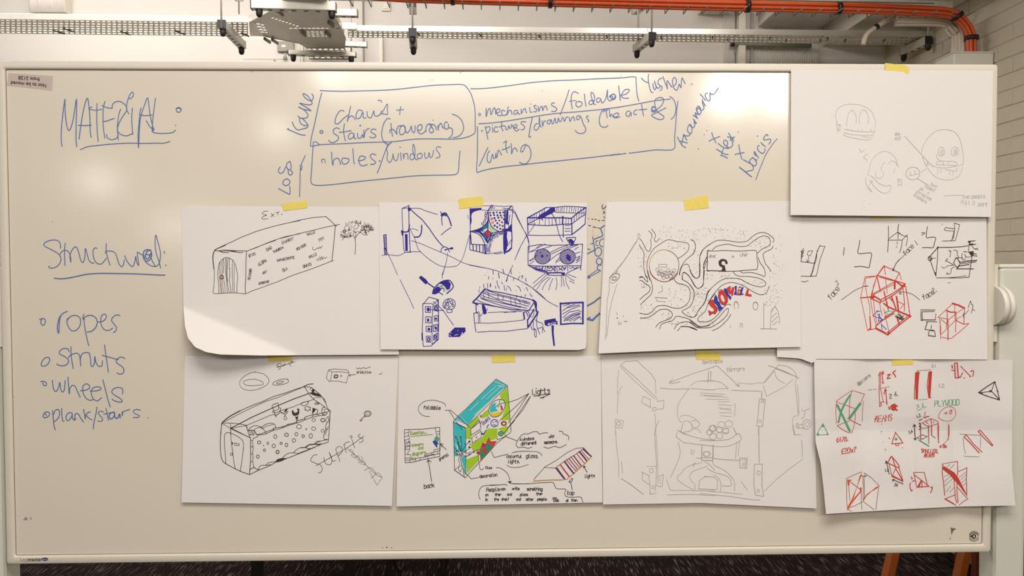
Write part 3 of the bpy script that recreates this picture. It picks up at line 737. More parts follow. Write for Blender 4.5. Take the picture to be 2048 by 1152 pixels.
DATA = """@board blue 0 120 4.115
s2.6 534 322 520 420 506 560 504 660 511 712
s2.6 534 322 536 420 546 520 563 578 582 560 604 480 628 322 630 400 626 560 626 660 632 712
s2.6 650 652 668 520 690 400 716 314 730 360 740 480 742 580 750 636
s2.6 644 537 690 540 752 536
s2.2 757 386 732 396 740 404 790 414 840 404
s2.4 798 358 796 460 800 580 808 670
s2.4 864 340 850 400 848 520 856 600 864 644
s2.4 838 374 880 392 924 396 922 380 940 350 976 340 1010 352 1034 376 1044 400 1034 430 1000 480 972 540 968 580 990 610 1040 624 1086 606
s2.4 848 506 880 502 910 490 940 480
s2.4 994 404 980 440 966 540 970 620 974 658
s2.4 878 614 884 640 920 656 956 644 974 620
s2.4 1060 444 1044 410 1042 370 1058 310 1076 274 1090 264 1098 280 1090 304 1074 318 1060 316
s2.4 1090 396 1084 470 1088 560 1094 612
s2.4 1162 394 1152 430 1144 520 1136 620 1140 724 1148 560 1160 460 1190 370 1214 310 1224 360 1234 440 1250 520 1268 576
s2.4 1150 446 1190 458 1250 452
s2.4 1280 314 1268 400 1256 500 1252 590
s2.4 1204 500 1230 544 1262 574 1250 556 1268 572 1256 592 1290 602 1360 604 1420 596 1444 576
s2.4 662 738 720 714 830 700 940 690 1060 684 1180 686 1290 684 1350 684 1398 670
e2.6 1470 410 20 20
s2.4 1450 396 1480 398 1494 402
d 1445 536 5
@board blue 0 440 5.12
s2.4 620 290 618 250 596 214 540 204 480 220 450 244 458 268 520 300 590 340 620 378 622 420 600 460 560 486 520 492 500 484 504 470
s2.4 668 236 660 300 662 400 666 466
s2.4 612 356 630 324 662 310 692 316 710 340 722 380 726 434 716 370 736 310 770 274 790 290 808 340 830 420 852 432 868 380 874 290 890 340 910 410 940 440 962 438
s2.4 994 290 970 286 952 320 960 390 990 440 1030 452 1060 430 1090 390
s2.4 1090 240 1086 300 1100 380 1126 462
s2.4 1076 338 1090 320 1140 318 1180 340 1200 390 1220 450 1244 478 1262 460 1272 410
s2.4 1276 366 1300 420 1340 470 1364 470 1382 420 1390 370 1400 430 1420 466 1414 400 1406 330 1440 350 1476 362
s3 1546 310 1500 304 1470 330 1468 380 1490 420 1530 410 1552 370 1550 330 1530 310 1500 330 1490 370 1500 400 1530 380 1546 340
s3 1500 350 1530 356 1550 340 1530 370
s2.4 1476 366 1486 420 1530 460 1580 476 1620 460 1640 400 1640 320 1610 200 1594 154 1588 240 1600 340 1630 430 1644 492
s2.4 1546 390 1560 420 1590 470
s2.6 1680 320 1684 340
d 1698 464 7
s3 556 596 620 602 700 594 800 574 900 554 1050 546 1200 548 1400 552 1560 560 1660 564 1688 564
@board blue 0 620 4.43
s2.4 350 84 370 76 394 78 402 100 394 128 376 134 362 118 362 96 372 84
s2.6 596 12 560 28 530 60 514 110 508 170 520 206 524 140 530 80 540 50
s2.4 604 70 592 96 602 140 630 180 670 182 702 150 714 110 706 66 670 48 630 54 600 84 592 100
s2.6 742 38 734 70 742 84 756 60 800 46 846 66 862 110 846 156 810 188 772 194
s2.4 742 70 752 160 772 260 788 318
s2.4 862 106 896 104 930 86 942 50 924 36 902 50 892 90 900 140 930 176 970 178 998 160
s2.4 1062 50 1040 42 1004 60 988 90 1006 120 1030 150 1028 180 1004 200
s2.4 440 436 430 420 400 424 376 450 364 484 378 498 410 490 436 460 440 430
s2.4 612 370 600 344 560 342 528 366 530 390 570 410 604 440 600 474 560 494 510 486 506 476
s2.4 628 326 630 400 640 470 650 520
s2.4 606 424 624 400 664 384 690 386 706 410 716 498 712 440 726 390 760 376 790 380
s2.4 790 380 802 430 806 490 820 500 836 470 840 410 852 470 880 500 904 490 908 450
s2.4 926 308 938 400 950 480 960 552
s2.4 904 402 960 416 1048 440
s2.4 1108 430 1070 416 1034 440 1036 470 1080 500 1098 530 1086 562 1050 566 1036 554
s2.4 360 636 390 632 412 650 406 668 388 668 380 644
s2.4 464 622 470 680 484 716 502 716 520 680 530 640 536 690 548 724 566 716 574 670 576 624
s2.4 602 594 606 660 614 746 618 700 640 668 664 676 686 720 710 772
s2.4 712 714 750 712 790 694 790 666 760 654 734 680 736 730 760 780 800 800 830 790
s2.4 798 718 850 716 890 704 890 686 850 680 816 700 808 740 830 790 864 804 900 776
s2.4 912 618 930 690 950 770 976 860
s2.4 1086 744 1086 700 1050 686 1010 696 990 724 1010 750 1060 780 1084 806 1060 816 1010 802 994 788
s2.4 390 910 420 902 440 916 426 944 396 954 382 944 386 926 402 920 412 934
s2.4 466 890 472 960 478 1020 490 1062
s2.4 468 940 490 890 516 882 528 910 520 950 490 984 476 984
s2.4 546 870 548 930 556 980 568 984
s2.4 640 912 610 910 586 940 590 974 610 976 636 940 640 914 642 960 664 976 668 960
s2.4 660 974 664 930 680 916 700 930 716 960 740 992
s2.4 740 880 750 930 756 966 760 930 782 906 800 904
s2.4 766 934 790 960 816 974
s2.4 860 858 848 930 832 1000 828 1054
s2.2 918 906 890 896 870 914 890 940 910 966 900 984 866 986
s2.2 940 872 950 930 962 980
s2.2 920 924 960 914 990 908
s3 1010 904 976 916 966 950 990 964 1016 930 1012 904 1020 950 1040 960 1060 920 1064 956
s2.2 1080 900 1084 940 1090 904 1120 890 1150 880
s2.2 1244 888 1210 880 1180 896 1200 920 1236 936 1220 952 1180 952
d 1312 954 5
@board blue 540 140 4.431
s2.4 444 182 600 188 760 186 1060 176 1260 156 1440 136 1580 130 1700 128 1740 150 1780 210 1806 290 1818 370 1818 480 1820 540 1800 570 1740 596 1640 612 1500 610 1280 612 1100 634 860 642 700 650 560 656 440 662 368 676 360 660 366 600 390 500 420 360 440 270 458 202
s2.2 382 680 384 640 404 636 424 648 440 664
s2.4 382 680 376 760 368 900 362 980 380 1014 440 1022 560 1014 800 986 1060 960 1280 938 1440 932 1600 930 1650 922 1670 890 1676 800 1684 716
s2.4 656 364 626 358 598 390 578 440 580 474 610 472 650 430 690 400
s2.4 714 322 700 390 684 458 700 420 724 406 744 420 756 440
s2.4 820 362 784 356 762 400 770 430 800 420 824 370 826 420 850 424
s2.4 860 368 864 410 890 424 906 400 920 360 926 400 950 408 974 394 990 360
s2.4 956 270 980 268 990 286
s2.2 990 390 1010 350 1040 300 1040 350 1042 392 1020 390 984 388
s2.2 1120 356 1150 354 1184 350
s2.2 1160 324 1152 360 1150 398
e2.6 456 548 13 13
s2.4 616 522 590 512 562 530 566 560 606 590 600 620 560 642 530 636 522 620
s2.4 660 476 652 540 664 610 670 626
s2.4 614 552 670 546 720 536
s2.4 740 560 710 560 694 590 704 612 736 596 744 564 748 604 764 606
s2.4 776 560 780 598 800 604 820 570 824 600
d 800 492 8
s2.4 832 530 834 600 840 560 860 524 880 520
s2.4 940 528 906 524 896 550 930 570 936 592 900 600 884 590
s2.4 1066 434 1040 430 1006 480 990 560 1000 620 1030 654 1060 654 1078 640
d 1446 444 5
s2.4 1614 390 1660 408 1700 450 1716 510 1700 560 1660 592 1624 598
s2.2 456 794 482 790 490 822
s2.2 456 800 464 822
s2.4 546 726 550 800 558 846 564 800 596 780 616 800 626 838
s2.4 676 784 646 780 636 810 656 834 690 820 700 790 676 782
s2.4 734 696 740 780 746 832
s2.4 782 800 816 800 846 780 836 766 800 764 786 800 800 840 830 848 862 836
s2.4 940 754 910 742 888 760 906 790 936 814 920 834 890 834
d 972 806 8
s2.4 1044 660 1010 750 980 840 950 912
s2.2 1018 632 1040 660 1060 650 1044 676 1034 700 1044 740 1040 748 1038 790 1060 820 1086 780 1090 740 1100 790 1124 800 1140 740
s2.2 1158 730 1162 800
s2.2 1180 740 1186 790 1190 750 1216 740 1224 790
s2.2 1280 750 1250 744 1240 780 1256 796 1282 770 1284 700 1270 656 1266 720 1290 790 1310 790
s2.2 1330 740 1306 750 1310 780 1340 780 1350 750 1330 736
s2.2 1370 730 1376 780 1400 770 1410 730 1420 774 1440 760 1450 710
s2.2 1514 686 1484 680 1474 706 1500 740 1504 770 1470 780
d 1154 684 6
@board blue 540 140 4.431
s2.4 76 1050 100 1064 150 1090 174 1100 178 1060 174 1030
s2.4 150 962 120 980 116 1010 140 1024 168 1012 176 984 150 962
s2.4 90 858 74 890 90 916 120 900 140 860 160 884 164 920 186 930 200 910 184 890
s2.4 176 808 148 830 150 868 178 884 188 850 176 808
s2.2 312 758 280 830 268 880 266 1000 262 1122
s2.2 268 840 276 890 286 850
@board blue 920 140 5.2375
s2.4 112 196 240 194 400 178 600 152 760 130 980 112 1200 104 1420 92 1676 84
s2.4 196 562 330 554 500 532 700 500 900 468 1050 450 1240 436 1480 412 1676 388
e2.2 204 466 10 13
s2.4 274 400 274 490 290 430 314 400 324 470 344 420 364 394 374 460
s2.4 374 450 414 440 416 410 390 410 382 440 400 476 434 474
s2.4 470 430 444 420 436 450 450 474 480 470 500 440
s2.4 506 384 496 440 494 470 510 430 534 424 546 466
s2.4 606 424 576 424 564 450 580 466 606 440 612 460 628 460
s2.4 640 410 644 458 660 420 684 404 690 440 700 446
s2.4 730 390 734 440 752 440
d 740 356 6
s2.4 800 376 776 370 784 400 806 410 796 436 770 436
s2.4 820 380 826 436 840 396 860 380 866 426 880 390 900 376 914 420
s2.4 990 346 964 346 960 370 1000 390 1014 416 990 434 960 432
s2.4 1144 206 1110 310 1080 390 1050 470
s2.4 1240 246 1200 226 1174 250 1164 310 1176 406
s2.2 1144 330 1180 322 1216 320
s2.4 1250 330 1220 336 1216 370 1240 388 1274 370 1276 340 1250 328
s2.4 1304 252 1310 320 1322 380
s2.4 1400 320 1366 320 1350 346 1370 362 1400 340 1410 280 1390 240 1374 236 1376 280 1400 350 1420 360
s2.4 1476 300 1440 294 1430 326 1450 340 1476 310 1484 340 1500 340 1530 290 1546 204 1546 290 1570 324 1600 300 1590 270 1560 280
e2.4 1606 280 26 30
s2.4 1662 166 1670 240 1680 320
s2.4 184 592 184 700 182 900 176 1064 220 1058 320 1034 480 1010 640 994 840 970 1100 944 1400 912 1676 878
d 230 636 9
s2.4 262 590 280 660 292 724
s2.4 266 610 300 590 316 610 300 650 284 656
s2.4 340 600 346 652
d 340 574 5
s2.4 396 600 370 594 358 630 376 650 400 640
s2.4 436 550 436 600 450 640
s2.4 410 596 450 584 476 590 480 620 500 620 512 580 520 610 536 600 540 570 560 600 600 610
s2.4 560 610 596 590 590 570 566 580 564 610 590 640 620 620
s2.4 690 544 650 540 640 560 676 590 670 620 640 624
s2.6 760 490 740 580 722 696 740 694
s2.4 820 560 790 570 776 610 800 630 830 590 836 540 832 490 830 550 850 600
s2.4 860 530 866 590 880 540 900 534
s2.4 950 520 920 530 916 560 940 560 956 520 966 560 980 556 996 500 1004 550 1020 550 1030 500 1044 540 1064 524 1070 490
s2.4 1084 500 1094 540 1110 500 1130 490
s2.4 1144 496 1154 540 1170 500 1190 490 1200 530
s2.4 1260 480 1230 480 1220 510 1240 520 1266 490 1290 560 1316 610 1310 646 1270 666 1230 656 1208 632
s2.4 1348 486 1330 480 1326 500 1350 530 1340 544
s2.4 1520 412 1486 430 1464 490 1460 550 1480 590 1520 600 1550 580
s2.4 1536 410 1534 450 1544 500
s2.4 1496 440 1530 420 1560 410
s2.4 1566 420 1572 490 1586 460 1602 490
s2.4 1600 490 1640 490 1664 460 1640 450 1610 470 1620 500 1676 490
s2.4 292 812 250 900 202 1004
s2.4 310 846 290 880 284 940 300 966 320 960 340 880 350 920 368 920 376 870
s2.4 376 880 386 920 400 840 420 860 436 890
s2.4 486 740 480 800 494 866
s2.2 456 762 480 744 490 742
s2.4 440 836 500 816 520 800
s2.4 536 770 540 830 540 880 556 830 580 816 600 850
s2.4 690 776 650 800 636 850 660 850 690 790 720 800 742 850 738 920 700 974 660 982 622 966
@board blue 1220 130 4.8
s2.4 0 128 120 122 240 114 250 160 260 280 278 346
s2.4 0 416 120 398 260 374 420 344 500 334 578 326
s2.4 0 868 80 858 154 848
s2.4 184 846 300 832 440 814 610 808 620 700 632 560 640 440 652 346
s2.4 0 290 10 320 40 320 50 290 30 280 10 290
s2.4 84 200 90 260 98 310
s2.4 100 290 150 280 184 250 176 234 140 240 110 290 130 316 180 318
d 786 183 7
s2.4 190 440 160 450 154 480 180 494 200 450 204 490
s2.4 260 430 234 440 230 470 256 474
s2.4 304 376 312 430 322 486
s2.4 276 430 320 426 354 424
s3 440 410 410 400 400 440 430 450 440 410 400 410 420 450 450 430 410 440
s2.4 430 440 460 420 500 380 516 330 490 312 450 320 430 350 440 420 470 460 514 490 510 516 470 522 420 500 400 480 440 460 536 410
s2.4 576 302 610 330 632 390 630 450 610 500 586 520
d 930 628 5
d 904 668 5
d 848 804 6
d 1230 643 5
d 952 582 3
d 1416 682 6
@board blue 1350 170 6.3 6
s2.4 30 656 60 710 90 760 134 788
s2.4 84 750 94 700 106 646 104 620 130 660 150 694
s2.4 70 704 110 716 156 730
s2.4 104 620 140 640 180 636 186 610 160 580 160 540 186 494 210 520 214 570 206 606 180 616
s2.4 186 494 210 530 240 530 250 500 240 460 256 480 270 480
s2.6 232 430 270 482
s2.6 228 380 260 400 286 420 262 380 256 350 280 366 310 370 330 340 320 310 296 290 284 300 276 320 290 350
s2.6 300 264 270 290 276 330 300 366
s2.6 300 264 320 290 330 320 356 310 366 280 350 240 348 200 370 240 386 262
s2.4 342 180 350 200
s2.4 318 114 350 150 386 196
s2.4 410 104 384 110 386 150 410 190 434 200 444 170 440 96 450 110 480 120 510 90 544 40
s2.4 464 600 480 650 500 690 516 728
s2.4 428 708 480 680 566 648
@board blue 1410 240 6.3 6
s2.4 168 294 210 330 260 354 300 356 280 340 240 300 236 260 260 254 286 280 280 330 300 346 330 340 350 310 340 270
s2.6 146 366 200 400 250 430 292 434
s2.6 206 444 240 456 284 480
s2.4 200 450 216 410 232 360
s2.6 284 210 320 220 350 240 360 270
s2.4 298 164 320 200 344 240
s2.4 374 212 330 230 318 250 340 250 360 220
s2.4 426 312 436 370 450 440 466 492
s2.4 376 434 430 420 494 410
s2.8 436 596 490 636 540 680 588 716
s2.4 510 650 560 640 600 630 610 600 590 560 540 530 484 500
s2.4 604 470 580 490 560 520 590 560 630 576 650 550 640 510 600 470
s2.4 600 470 640 500 658 500
s2.4 624 396 650 440 676 476
s2.4 640 450 620 420 624 396
s2.4 684 320 664 330 670 380 720 420 750 400 756 360
s2.4 706 284 730 310 762 334
s2.4 794 200 776 180 744 220 744 250 790 244 826 240 826 270 806 302
s2 910 234 840 320 760 450 690 620 640 752
@board blue 1275 140 12.133 6
s2.4 96 196 160 260 220 296 260 296
s2.4 276 104 262 150 264 250 280 350 310 470 340 540 376 540
s2.4 376 326 380 400 410 466 440 460 450 400 420 300 414 256 436 340 470 420 510 440 550 400
s2.4 590 210 560 200 510 250 496 320 540 370 596 400 590 460 550 500
s2.4 618 156 660 280 710 400 732 466 716 360 724 256 770 320 836 416
s2.4 880 384 930 340 944 250 910 186 866 200 850 280 870 400 910 470 950 486 980 450 1010 340 1030 380 1060 430 1064 300 1080 190 1120 260 1160 330
@board blue 560 170 6.825 4
s2.4 100 604 120 596 106 602 200 644 280 676 344 682
s2.4 168 504 190 560 240 612 300 600 370 580 380 550 350 500 290 450 264 470 290 530 350 556 370 540
s2.4 244 424 280 450 340 452 378 430 374 390 330 340 270 306 252 300
s2.4 252 300 320 330 380 340 424 350 370 310 300 270 268 246 340 262 410 270 438 250 430 220
s2.4 430 220 380 200 330 160 314 124 330 118 380 150 430 210 456 170 450 140 434 122
@board blue 770 215 8.565 3
s2.4 104 270 110 380 130 490
s2.4 84 430 84 390 120 370 160 390 204 456 200 380 230 320 280 310 320 306
s2.4 320 306 270 330 246 400 260 456 300 460 340 420 350 350 330 306 350 380 370 430 410 410 440 350 450 310 460 380 490 430 510 400 520 310
s2.4 560 380 600 390 634 350 630 300 600 290 560 330 560 400 600 446 650 440 690 400
s2.4 706 410 700 360 720 300 760 280 800 290 790 330 760 370 770 420 800 430 830 410 820 360 780 310 770 290 830 290 870 330 880 380
s2.8 906 310 914 384
s2.4 914 384 920 330 940 280 960 270 990 340 1006 350
s2.4 1070 260 1040 244 1016 290 1020 350 1060 370 1086 340 1086 280 1090 340 1130 350 1156 380 1150 460 1126 506 1094 518
@ext black 350 390 6.776
s1.4 1258 218 1210 222 1180 250 1214 268 1244 272 1200 290 1176 312 1200 326 1260 318
s1.4 1300 250 1324 276 1344 294
s1.4 1346 252 1320 276 1300 296
s1.4 1366 240 1416 230
s1.4 1388 230 1396 272
d 1448 262 7
s1.6 532 760 590 716 690 670 780 630 880 580 980 540 1120 486 1280 440 1400 408 1540 376 1694 346
l1.4 980 758 1100 714 1230 656 1360 608 1500 562 1694 524
@ext black 420 480 9.6
s2.6 104 184 70 240 56 320 60 430 74 540 78 560
s1.4 78 540 84 640 80 780 72 900 66 1020 200 1026 320 1018 440 1012 540 1018 620 1028 684 1032 800 980 940 930 1090 876 1344 782
s2.4 96 200 130 170 220 130 300 96
s1.8 100 200 200 214 320 206 440 212 560 206 700 212
s1.2 160 206 260 190 380 196 500 204 700 214
s1.8 200 226 260 238 360 238
s1.8 380 212 480 228 560 238 628 242
s1.8 704 214 694 320 690 440 690 600 684 760 676 900 680 1030
l1.4 704 214 800 176 940 120 1100 60 1260 6
s1.4 170 1020 170 900 160 800 150 680 154 560 180 440 230 380 300 336 370 346 440 390 490 480 516 600 530 720 518 860 518 1020
s1.2 220 420 210 520 206 600 214 660
s1.2 246 380 244 460 240 560 234 660
s1.2 262 360 270 460 262 560 260 640
s1.2 300 350 304 460 300 600 316 760 324 900 336 1016
s1.2 314 350 322 500 312 650 340 860 370 1016
s1.2 346 350 334 480 330 640 344 800
s1.4 370 350 370 450 376 560 380 660 376 780 392 900 404 1010
s1.2 436 396 428 500 426 620 432 760 436 900 432 990
s1.2 466 460 464 600 460 740 466 880 466 1010
s1.2 184 740 196 860 210 1016
s1.2 206 750 216 860 228 1016
s1.2 236 750 244 900 262 1016
s1.2 262 740 282 880 292 1010
s1.2 190 440 180 560 186 660
d 378 548 10
e2.2 222 710 36 38
t1.2 50 20 750 330 #T:XX
t1.3 50 80 770 766 HUJAMBO
t1.5 62 32 938 506 ALOHA
t1.5 54 28 1090 216 CIAO
t1.3 40 44 1030 660 HOLA
t1.3 44 12 936 860 OIS8MTIIR
@ext tan 420 480 9.6
d 222 710 28
@ext black 490 440 7.68
t1.3 36 26 440 508 SAWUBONA
t1.3 46 20 570 370 CAAHHYY
t1.3 42 18 958 240 HALLO
t1.3 38 28 800 468 BONJOUR
t1.2 40 28 1140 336 TTFT
s1.2 1044 410 1040 446 1064 460 1100 440 1116 424 1130 444 1150 410 1160 434 1190 396
t1.4 38 10 490 640 3APABCTBYPTE
t1.3 42 24 990 590 HALLO
s1.2 1100 590 1110 620 1140 606 1130 576
s1.2 1150 560 1160 616 1180 560 1190 610 1204 570 1230 590 1256 566
t1.5 44 32 590 796 OLA
t1.5 44 18 896 736 OHAYO
@ext black 560 390 6.776
l1.4 0 402 160 366 300 332 440 306 560 296 628 292
l1.6 620 288 750 410 768 420
l1.4 0 590 240 526 480 470 640 430 810 396
s1.8 748 416 742 520 730 640 716 780 704 886
l1.4 0 1160 160 1092 400 1010 560 950 726 884
s1.6 1016 804 1024 700 1018 600 1000 560 990 530
s1.4 1016 600 1040 550 1090 500
s1.4 1018 570 1026 520 1000 480
z1.0 1040 450 190 90 4 70
z1.0 900 540 90 50 5 28
z1.0 1180 480 80 60 6 26
s1.2 840 612 880 570 960 560
s1.2 1090 500 1140 540 1190 536
s1.2 860 500 880 430 900 410
s1.2 930 400 940 480
@sup black 430 700 6.777
s1.2 540 294 600 310 660 324 720 380 730 430 690 480 600 526 500 546 400 536 344 490 336 430 380 370 440 330 500 304 550 300
s1.2 540 396 470 400 400 416 384 440 410 470 480 484 560 480 640 470 656 456 640 430 590 408 530 394
s1.4 990 396 930 392 850 410 794 440 784 466 820 476 900 470 980 444 998 420 980 398
s1.4 930 422 880 424 836 446 846 460 900 450 930 430
s1.6 888 176 850 190 840 216 880 226 886 246 856 266
l1.4 834 238 1080 160
s1.4 900 190 904 216 930 214 944 186 950 206
s1.4 1000 180 1030 216
s1.4 1018 170 1050 150 1040 176
l1.4 90 990 210 1064
s3 100 980 200 900 340 824
s1.8 340 824 500 752 640 700 780 636 960 580 1080 536 1200 498
s1.4 120 980 280 890 460 800 680 700 860 640 1040 566 1200 500
l2.2 1200 494 1270 464 1330 458
l2.4 210 1060 330 1000 500 910 700 820 860 750 1060 666 1270 590
l1.4 430 1020 600 950 730 892 800 872
l1.4 900 820 1060 770 1200 710 1340 670
s1.6 90 990 84 1070 78 1152
l1.6 90 990 210 990 300 996 430 1020
l1.4 210 990 212 1152
l1.4 212 1064 320 1040 430 1024
l2 212 1064 300 1106 400 1152
s1.6 430 1020 440 1080 460 1150
s1.6 776 780 780 748 820 726 852 720 860 750 860 800 800 820 780 780
s1.6 860 780 892 790 880 820 840 850 780 840 800 820
s1.6 800 830 820 880 870 860 890 810
s1.4 800 870 820 890 830 914
s1.4 850 870 820 900
f 930 838 960 800 990 796 960 838
s1.6 890 836 940 860 980 830
s1.4 890 854 930 860 950 900 974 920 960 946 934 930 950 890 990 830
f 1046 810 1040 850 1060 890 1100 890 1140 870 1144 810 1130 790 1110 800 1124 830 1100 850 1076 850 1060 820
f 1086 910 1130 906 1112 960
e1.4 1106 894 18 12
s1.6 1160 740 1190 710 1240 700 1270 706 1240 740 1200 756 1176 744
s1.6 1216 790 1230 770 1260 760 1270 776 1296 776 1286 800 1296 816 1270 812 1256 830 1240 812 1216 816 1226 800 1216 790
f 1324 780 1370 800 1340 850 1316 850
s1.8 1316 850 1340 876 1380 860 1394 820 1374 800
s1.8 1346 730 1390 706
s1.8 1360 740 1410 730 1380 716
f 1270 580 1330 570 1400 590 1450 636 1400 630 1330 612
d 1328 552 22
s1.8 1210 498 1250 500 1300 506 1360 550 1420 600 1460 650 1491 710
s1.8 1210 498 1240 540 1270 590 1320 650 1370 690 1430 730 1491 776
s1.6 1290 540 1300 506
s1.2 1330 660 1370 640 1440 650
s1.6 450 1090 480 1050 540 1024 590 1030 640 1060 690 1110
s1.6 450 1096 500 1084 540 1100 566 1150
s1.6 530 1090 560 1060 640 1040
s1.6 620 1060 680 1010 760 990 810 1010 822 1050
s1.4 640 1070 700 1030 790 1010
l1.4 470 1110 490 1152
l1.4 496 1104 520 1140
s1.8 560 1150 640 1130 690 1110 780 1080 800 1060 920 1040 990 1010 1100 980 1110 960 1216 930 1220 910 1320 880 1390 870 1460 850 1491 850
s1.6 580 1152 680 1140 790 1090 900 1060 1000 1020 1110 990 1210 950 1320 910 1400 892 1491 884
l1.6 690 1110 690 1140
l1.6 800 1060 790 1090
l1.6 916 1030 914 1056
l1.6 990 1000 990 1020
l1.8 1108 950 1108 990
l1.6 1220 912 1216 946
l1.6 1324 880 1320 910
l1.6 1396 866 1400 892
l1.6 1454 850 1460 886
@sup black 560 700 6.777
s1.6 570 640 610 680 640 780 680 826
s1.6 680 820 670 960 666 1080 664 1152
s1.6 600 772 570 790 568 840
s1.6 600 772 620 790 680 826
s1.6 610 800 604 850
d 586 802 6
s1.6 580 856 640 840 670 826
s1.8 640 840 620 880 580 870
s1.4 660 900 630 920 620 960 650 980 660 950 650 910
s1.6 640 980 620 1030 630 1090 656 1040
s1.4 630 1100 610 1152
l1.2 656 272 730 256 820 262 910 268 936 300 900 446 780 420 680 422
l1.2 656 272 628 380 670 430 684 420 704 296 656 272
l1.2 704 296 820 294 934 310
s3 740 380 736 350 760 336 784 350 770 376 750 370
l1.2 816 342 840 350 820 362
s1.4 1024 330 950 340 936 346 958 330
s1.4 936 346 956 358
s1.4 1034 240 1060 256 1080 240 1100 256 1130 236 1160 250 1226 228
t1.3 34 0 1040 316 brick/clay
s1.2 1340 320 1360 330 1386 306
e1.8 1188 862 46 38
e1.2 1188 860 30 20
s1.8 1150 890 1110 930 1084 956 1100 960 1116 948
s1.6 1166 890 1150 912
e1.5 258 1038 34 28
e1.4 456 1066 30 24
e1.4 580 1094 22 20
e1.4 456 948 24 20
e2.2 580 950 26 24
e1.4 356 1072 8 10
@sup black 430 800 7.2
s2 100 330 80 500 76 680 90 820 118 890
l2 118 890 160 920 290 990 400 1040 500 1074
s2 512 548 512 700 512 860 502 1000 498 1074
l2 240 410 380 480 508 546
s1.6 450 370 470 440 490 500 510 546
s1.6 156 926 150 800 136 640 136 520 160 474 210 472 280 500 350 540 400 590 410 660 400 780 380 920 364 1030
s1.6 226 410 230 540 240 640 256 760 270 880 294 996
s2.4 236 620 250 610 256 630 240 640
l1.4 280 620 350 632 344 658 286 652 280 620
e1.4 236 780 16 20
s1.6 490 510 530 490 556 512
s1.6 480 440 530 432 570 450 600 492
l1.2 500 440 504 470
l1.2 520 436 524 466
l1.2 546 440 540 470
l1.2 570 456 554 484
l1.2 586 474 566 496
s1.6 540 580 560 550 610 530 620 510
s1.6 540 586 544 640 550 700 540 760 548 820 544 890 560 960 580 980
l1.6 514 584 540 584
l1.6 514 670 548 674
l1.6 514 776 544 776
l1.6 514 886 544 888
s1.8 510 1000 540 978 570 976 600 996 640 1006
s1.8 498 1074 640 1006 800 940 900 880 1060 830 1230 764 1390 700 1512 640
s1.6 620 1000 650 950 700 938 740 940 800 930
s1.6 730 940 780 900 860 892
f 860 892 900 850 960 836 1050 836 960 880 900 896
s1.6 970 836 1020 786 1080 762 1140 762
s1.6 1130 762 1180 710 1240 684 1290 684
s1.6 1140 762 1200 768 1250 750
s1.6 1290 684 1360 640 1430 634 1512 634
s1.6 1290 684 1340 696 1380 700
s1.6 1430 634 1460 600 1512 590
e1.8 636 610 24 22
e1.6 760 622 12 18
e1.8 712 722 16 18
e1.6 846 660 24 26
e1.6 868 526 22 28
e2 1030 500 26 24
e2.4 900 748 22 24
e1.8 952 622 16 16
e1.8 1030 646 18 26
e1.6 1136 582 24 26
e1.6 1172 492 22 24
e1.8 1270 520 18 20
e1.6 1380 516 24 32
e1.8 616 814 20 24
d 698 654 8
@sup black 600 800 5.485
s1.6 310 460 322 300 332 120
s1.6 310 460 200 500 100 540 0 578
s1.6 0 524 60 520 100 496 160 486 210 456 310 432
s1.6 60 520 110 536 160 520
s1.6 160 486 200 488 236 474
s1.6 290 310 260 390 266 430 300 432
s1.4 190 602 150 606 116 660 160 690 220 710 244 750 230 790 200 798
s1.4 176 720 300 650 440 570 560 496 704 394
s1.4 262 630 276 690 320 712 350 680 344 630 320 570 340 630 360 670 388 664
s1.4 392 540 410 600 440 676
s1.4 392 540 420 510 460 520 460 570 420 612
s1.4 480 484 494 530 508 578
s1.4 486 490 510 464 544 462
s1.4 568 430 584 480 600 524
e1.4 562 404 10 12
s1.4 664 372 640 388 650 410 684 420 690 450 650 468
@sup grey 600 800 5.485
s1.6 520 534 600 600 680 670 760 750 830 812 900 850
s1.2 540 560 560 540 580 570 600 600 560 600 590 630 620 610
s1.2 600 640 640 610 650 670 620 640
s1.2 640 690 690 650 670 620
s1.2 670 700 720 710 700 670 660 690
s1.4 704 776 760 740 800 760 830 812 776 856
s1.2 760 780 800 850 844 934
s1.2 830 812 860 800 900 850 880 880
s1.2 844 934 880 880
@blue2 navy 750 390 7.2
l1.6 390 194 494 148
s1.6 390 194 392 320 400 480 404 640 414 760 430 824
l1.4 390 194 480 184
l2 488 150 488 300 490 420 494 540 500 680 508 820
f 470 180 500 176 524 206 494 236 474 226
s1.4 500 192 640 194 720 224 820 256 900 280
l2.2 500 196 580 270 680 356 780 480 860 600 920 676 990 750
s2 944 240 964 290 960 360 970 434
s3 954 290 980 264 1020 262 1044 300 1070 350 1100 440
s4 960 300 1000 280 1020 296
l1.8 1096 466 1020 516 954 574
s3 672 434 670 520 650 580 620 604 570 604
s3 494 430 486 500 460 530 400 530 380 510 396 580
f 376 520 410 510 408 580 388 570
l1.6 414 530 496 526
f 430 562 468 562 472 806 438 806
l1.4 430 824 520 824
s1.2 496 488 560 488 620 512
s1.2 504 490 560 600 620 770 660 820 760 910 880 990 980 1030 1100 1034 1190 1010 1240 950 1280 860 1320 720 1360 580
s1.2 520 656 660 700 800 760 940 820 1100 890 1280 980 1440 1020 1584 1048
s1.2 96 874 150 860 240 864 340 872 440 826 540 816 660 818
l1.8 124 576 160 570 164 690 170 860 140 860 132 700 124 576
l1.2 134 590 146 850
l1.2 150 580 158 850
s2.4 130 768 150 766 160 790
l1.2 150 780 200 870 260 1000 325 1152
s1.8 950 820 960 770 1000 746 1040 760 1070 810
s1.8 1040 776 1060 790 1074 820
d 1012 790 12
l2.4 1010 790 1070 772 1090 770
f 1076 760 1120 750 1130 776 1090 788
s1.2 1046 830 1036 920 1010 1020 974 1152
l1.2 1334 290 1346 340
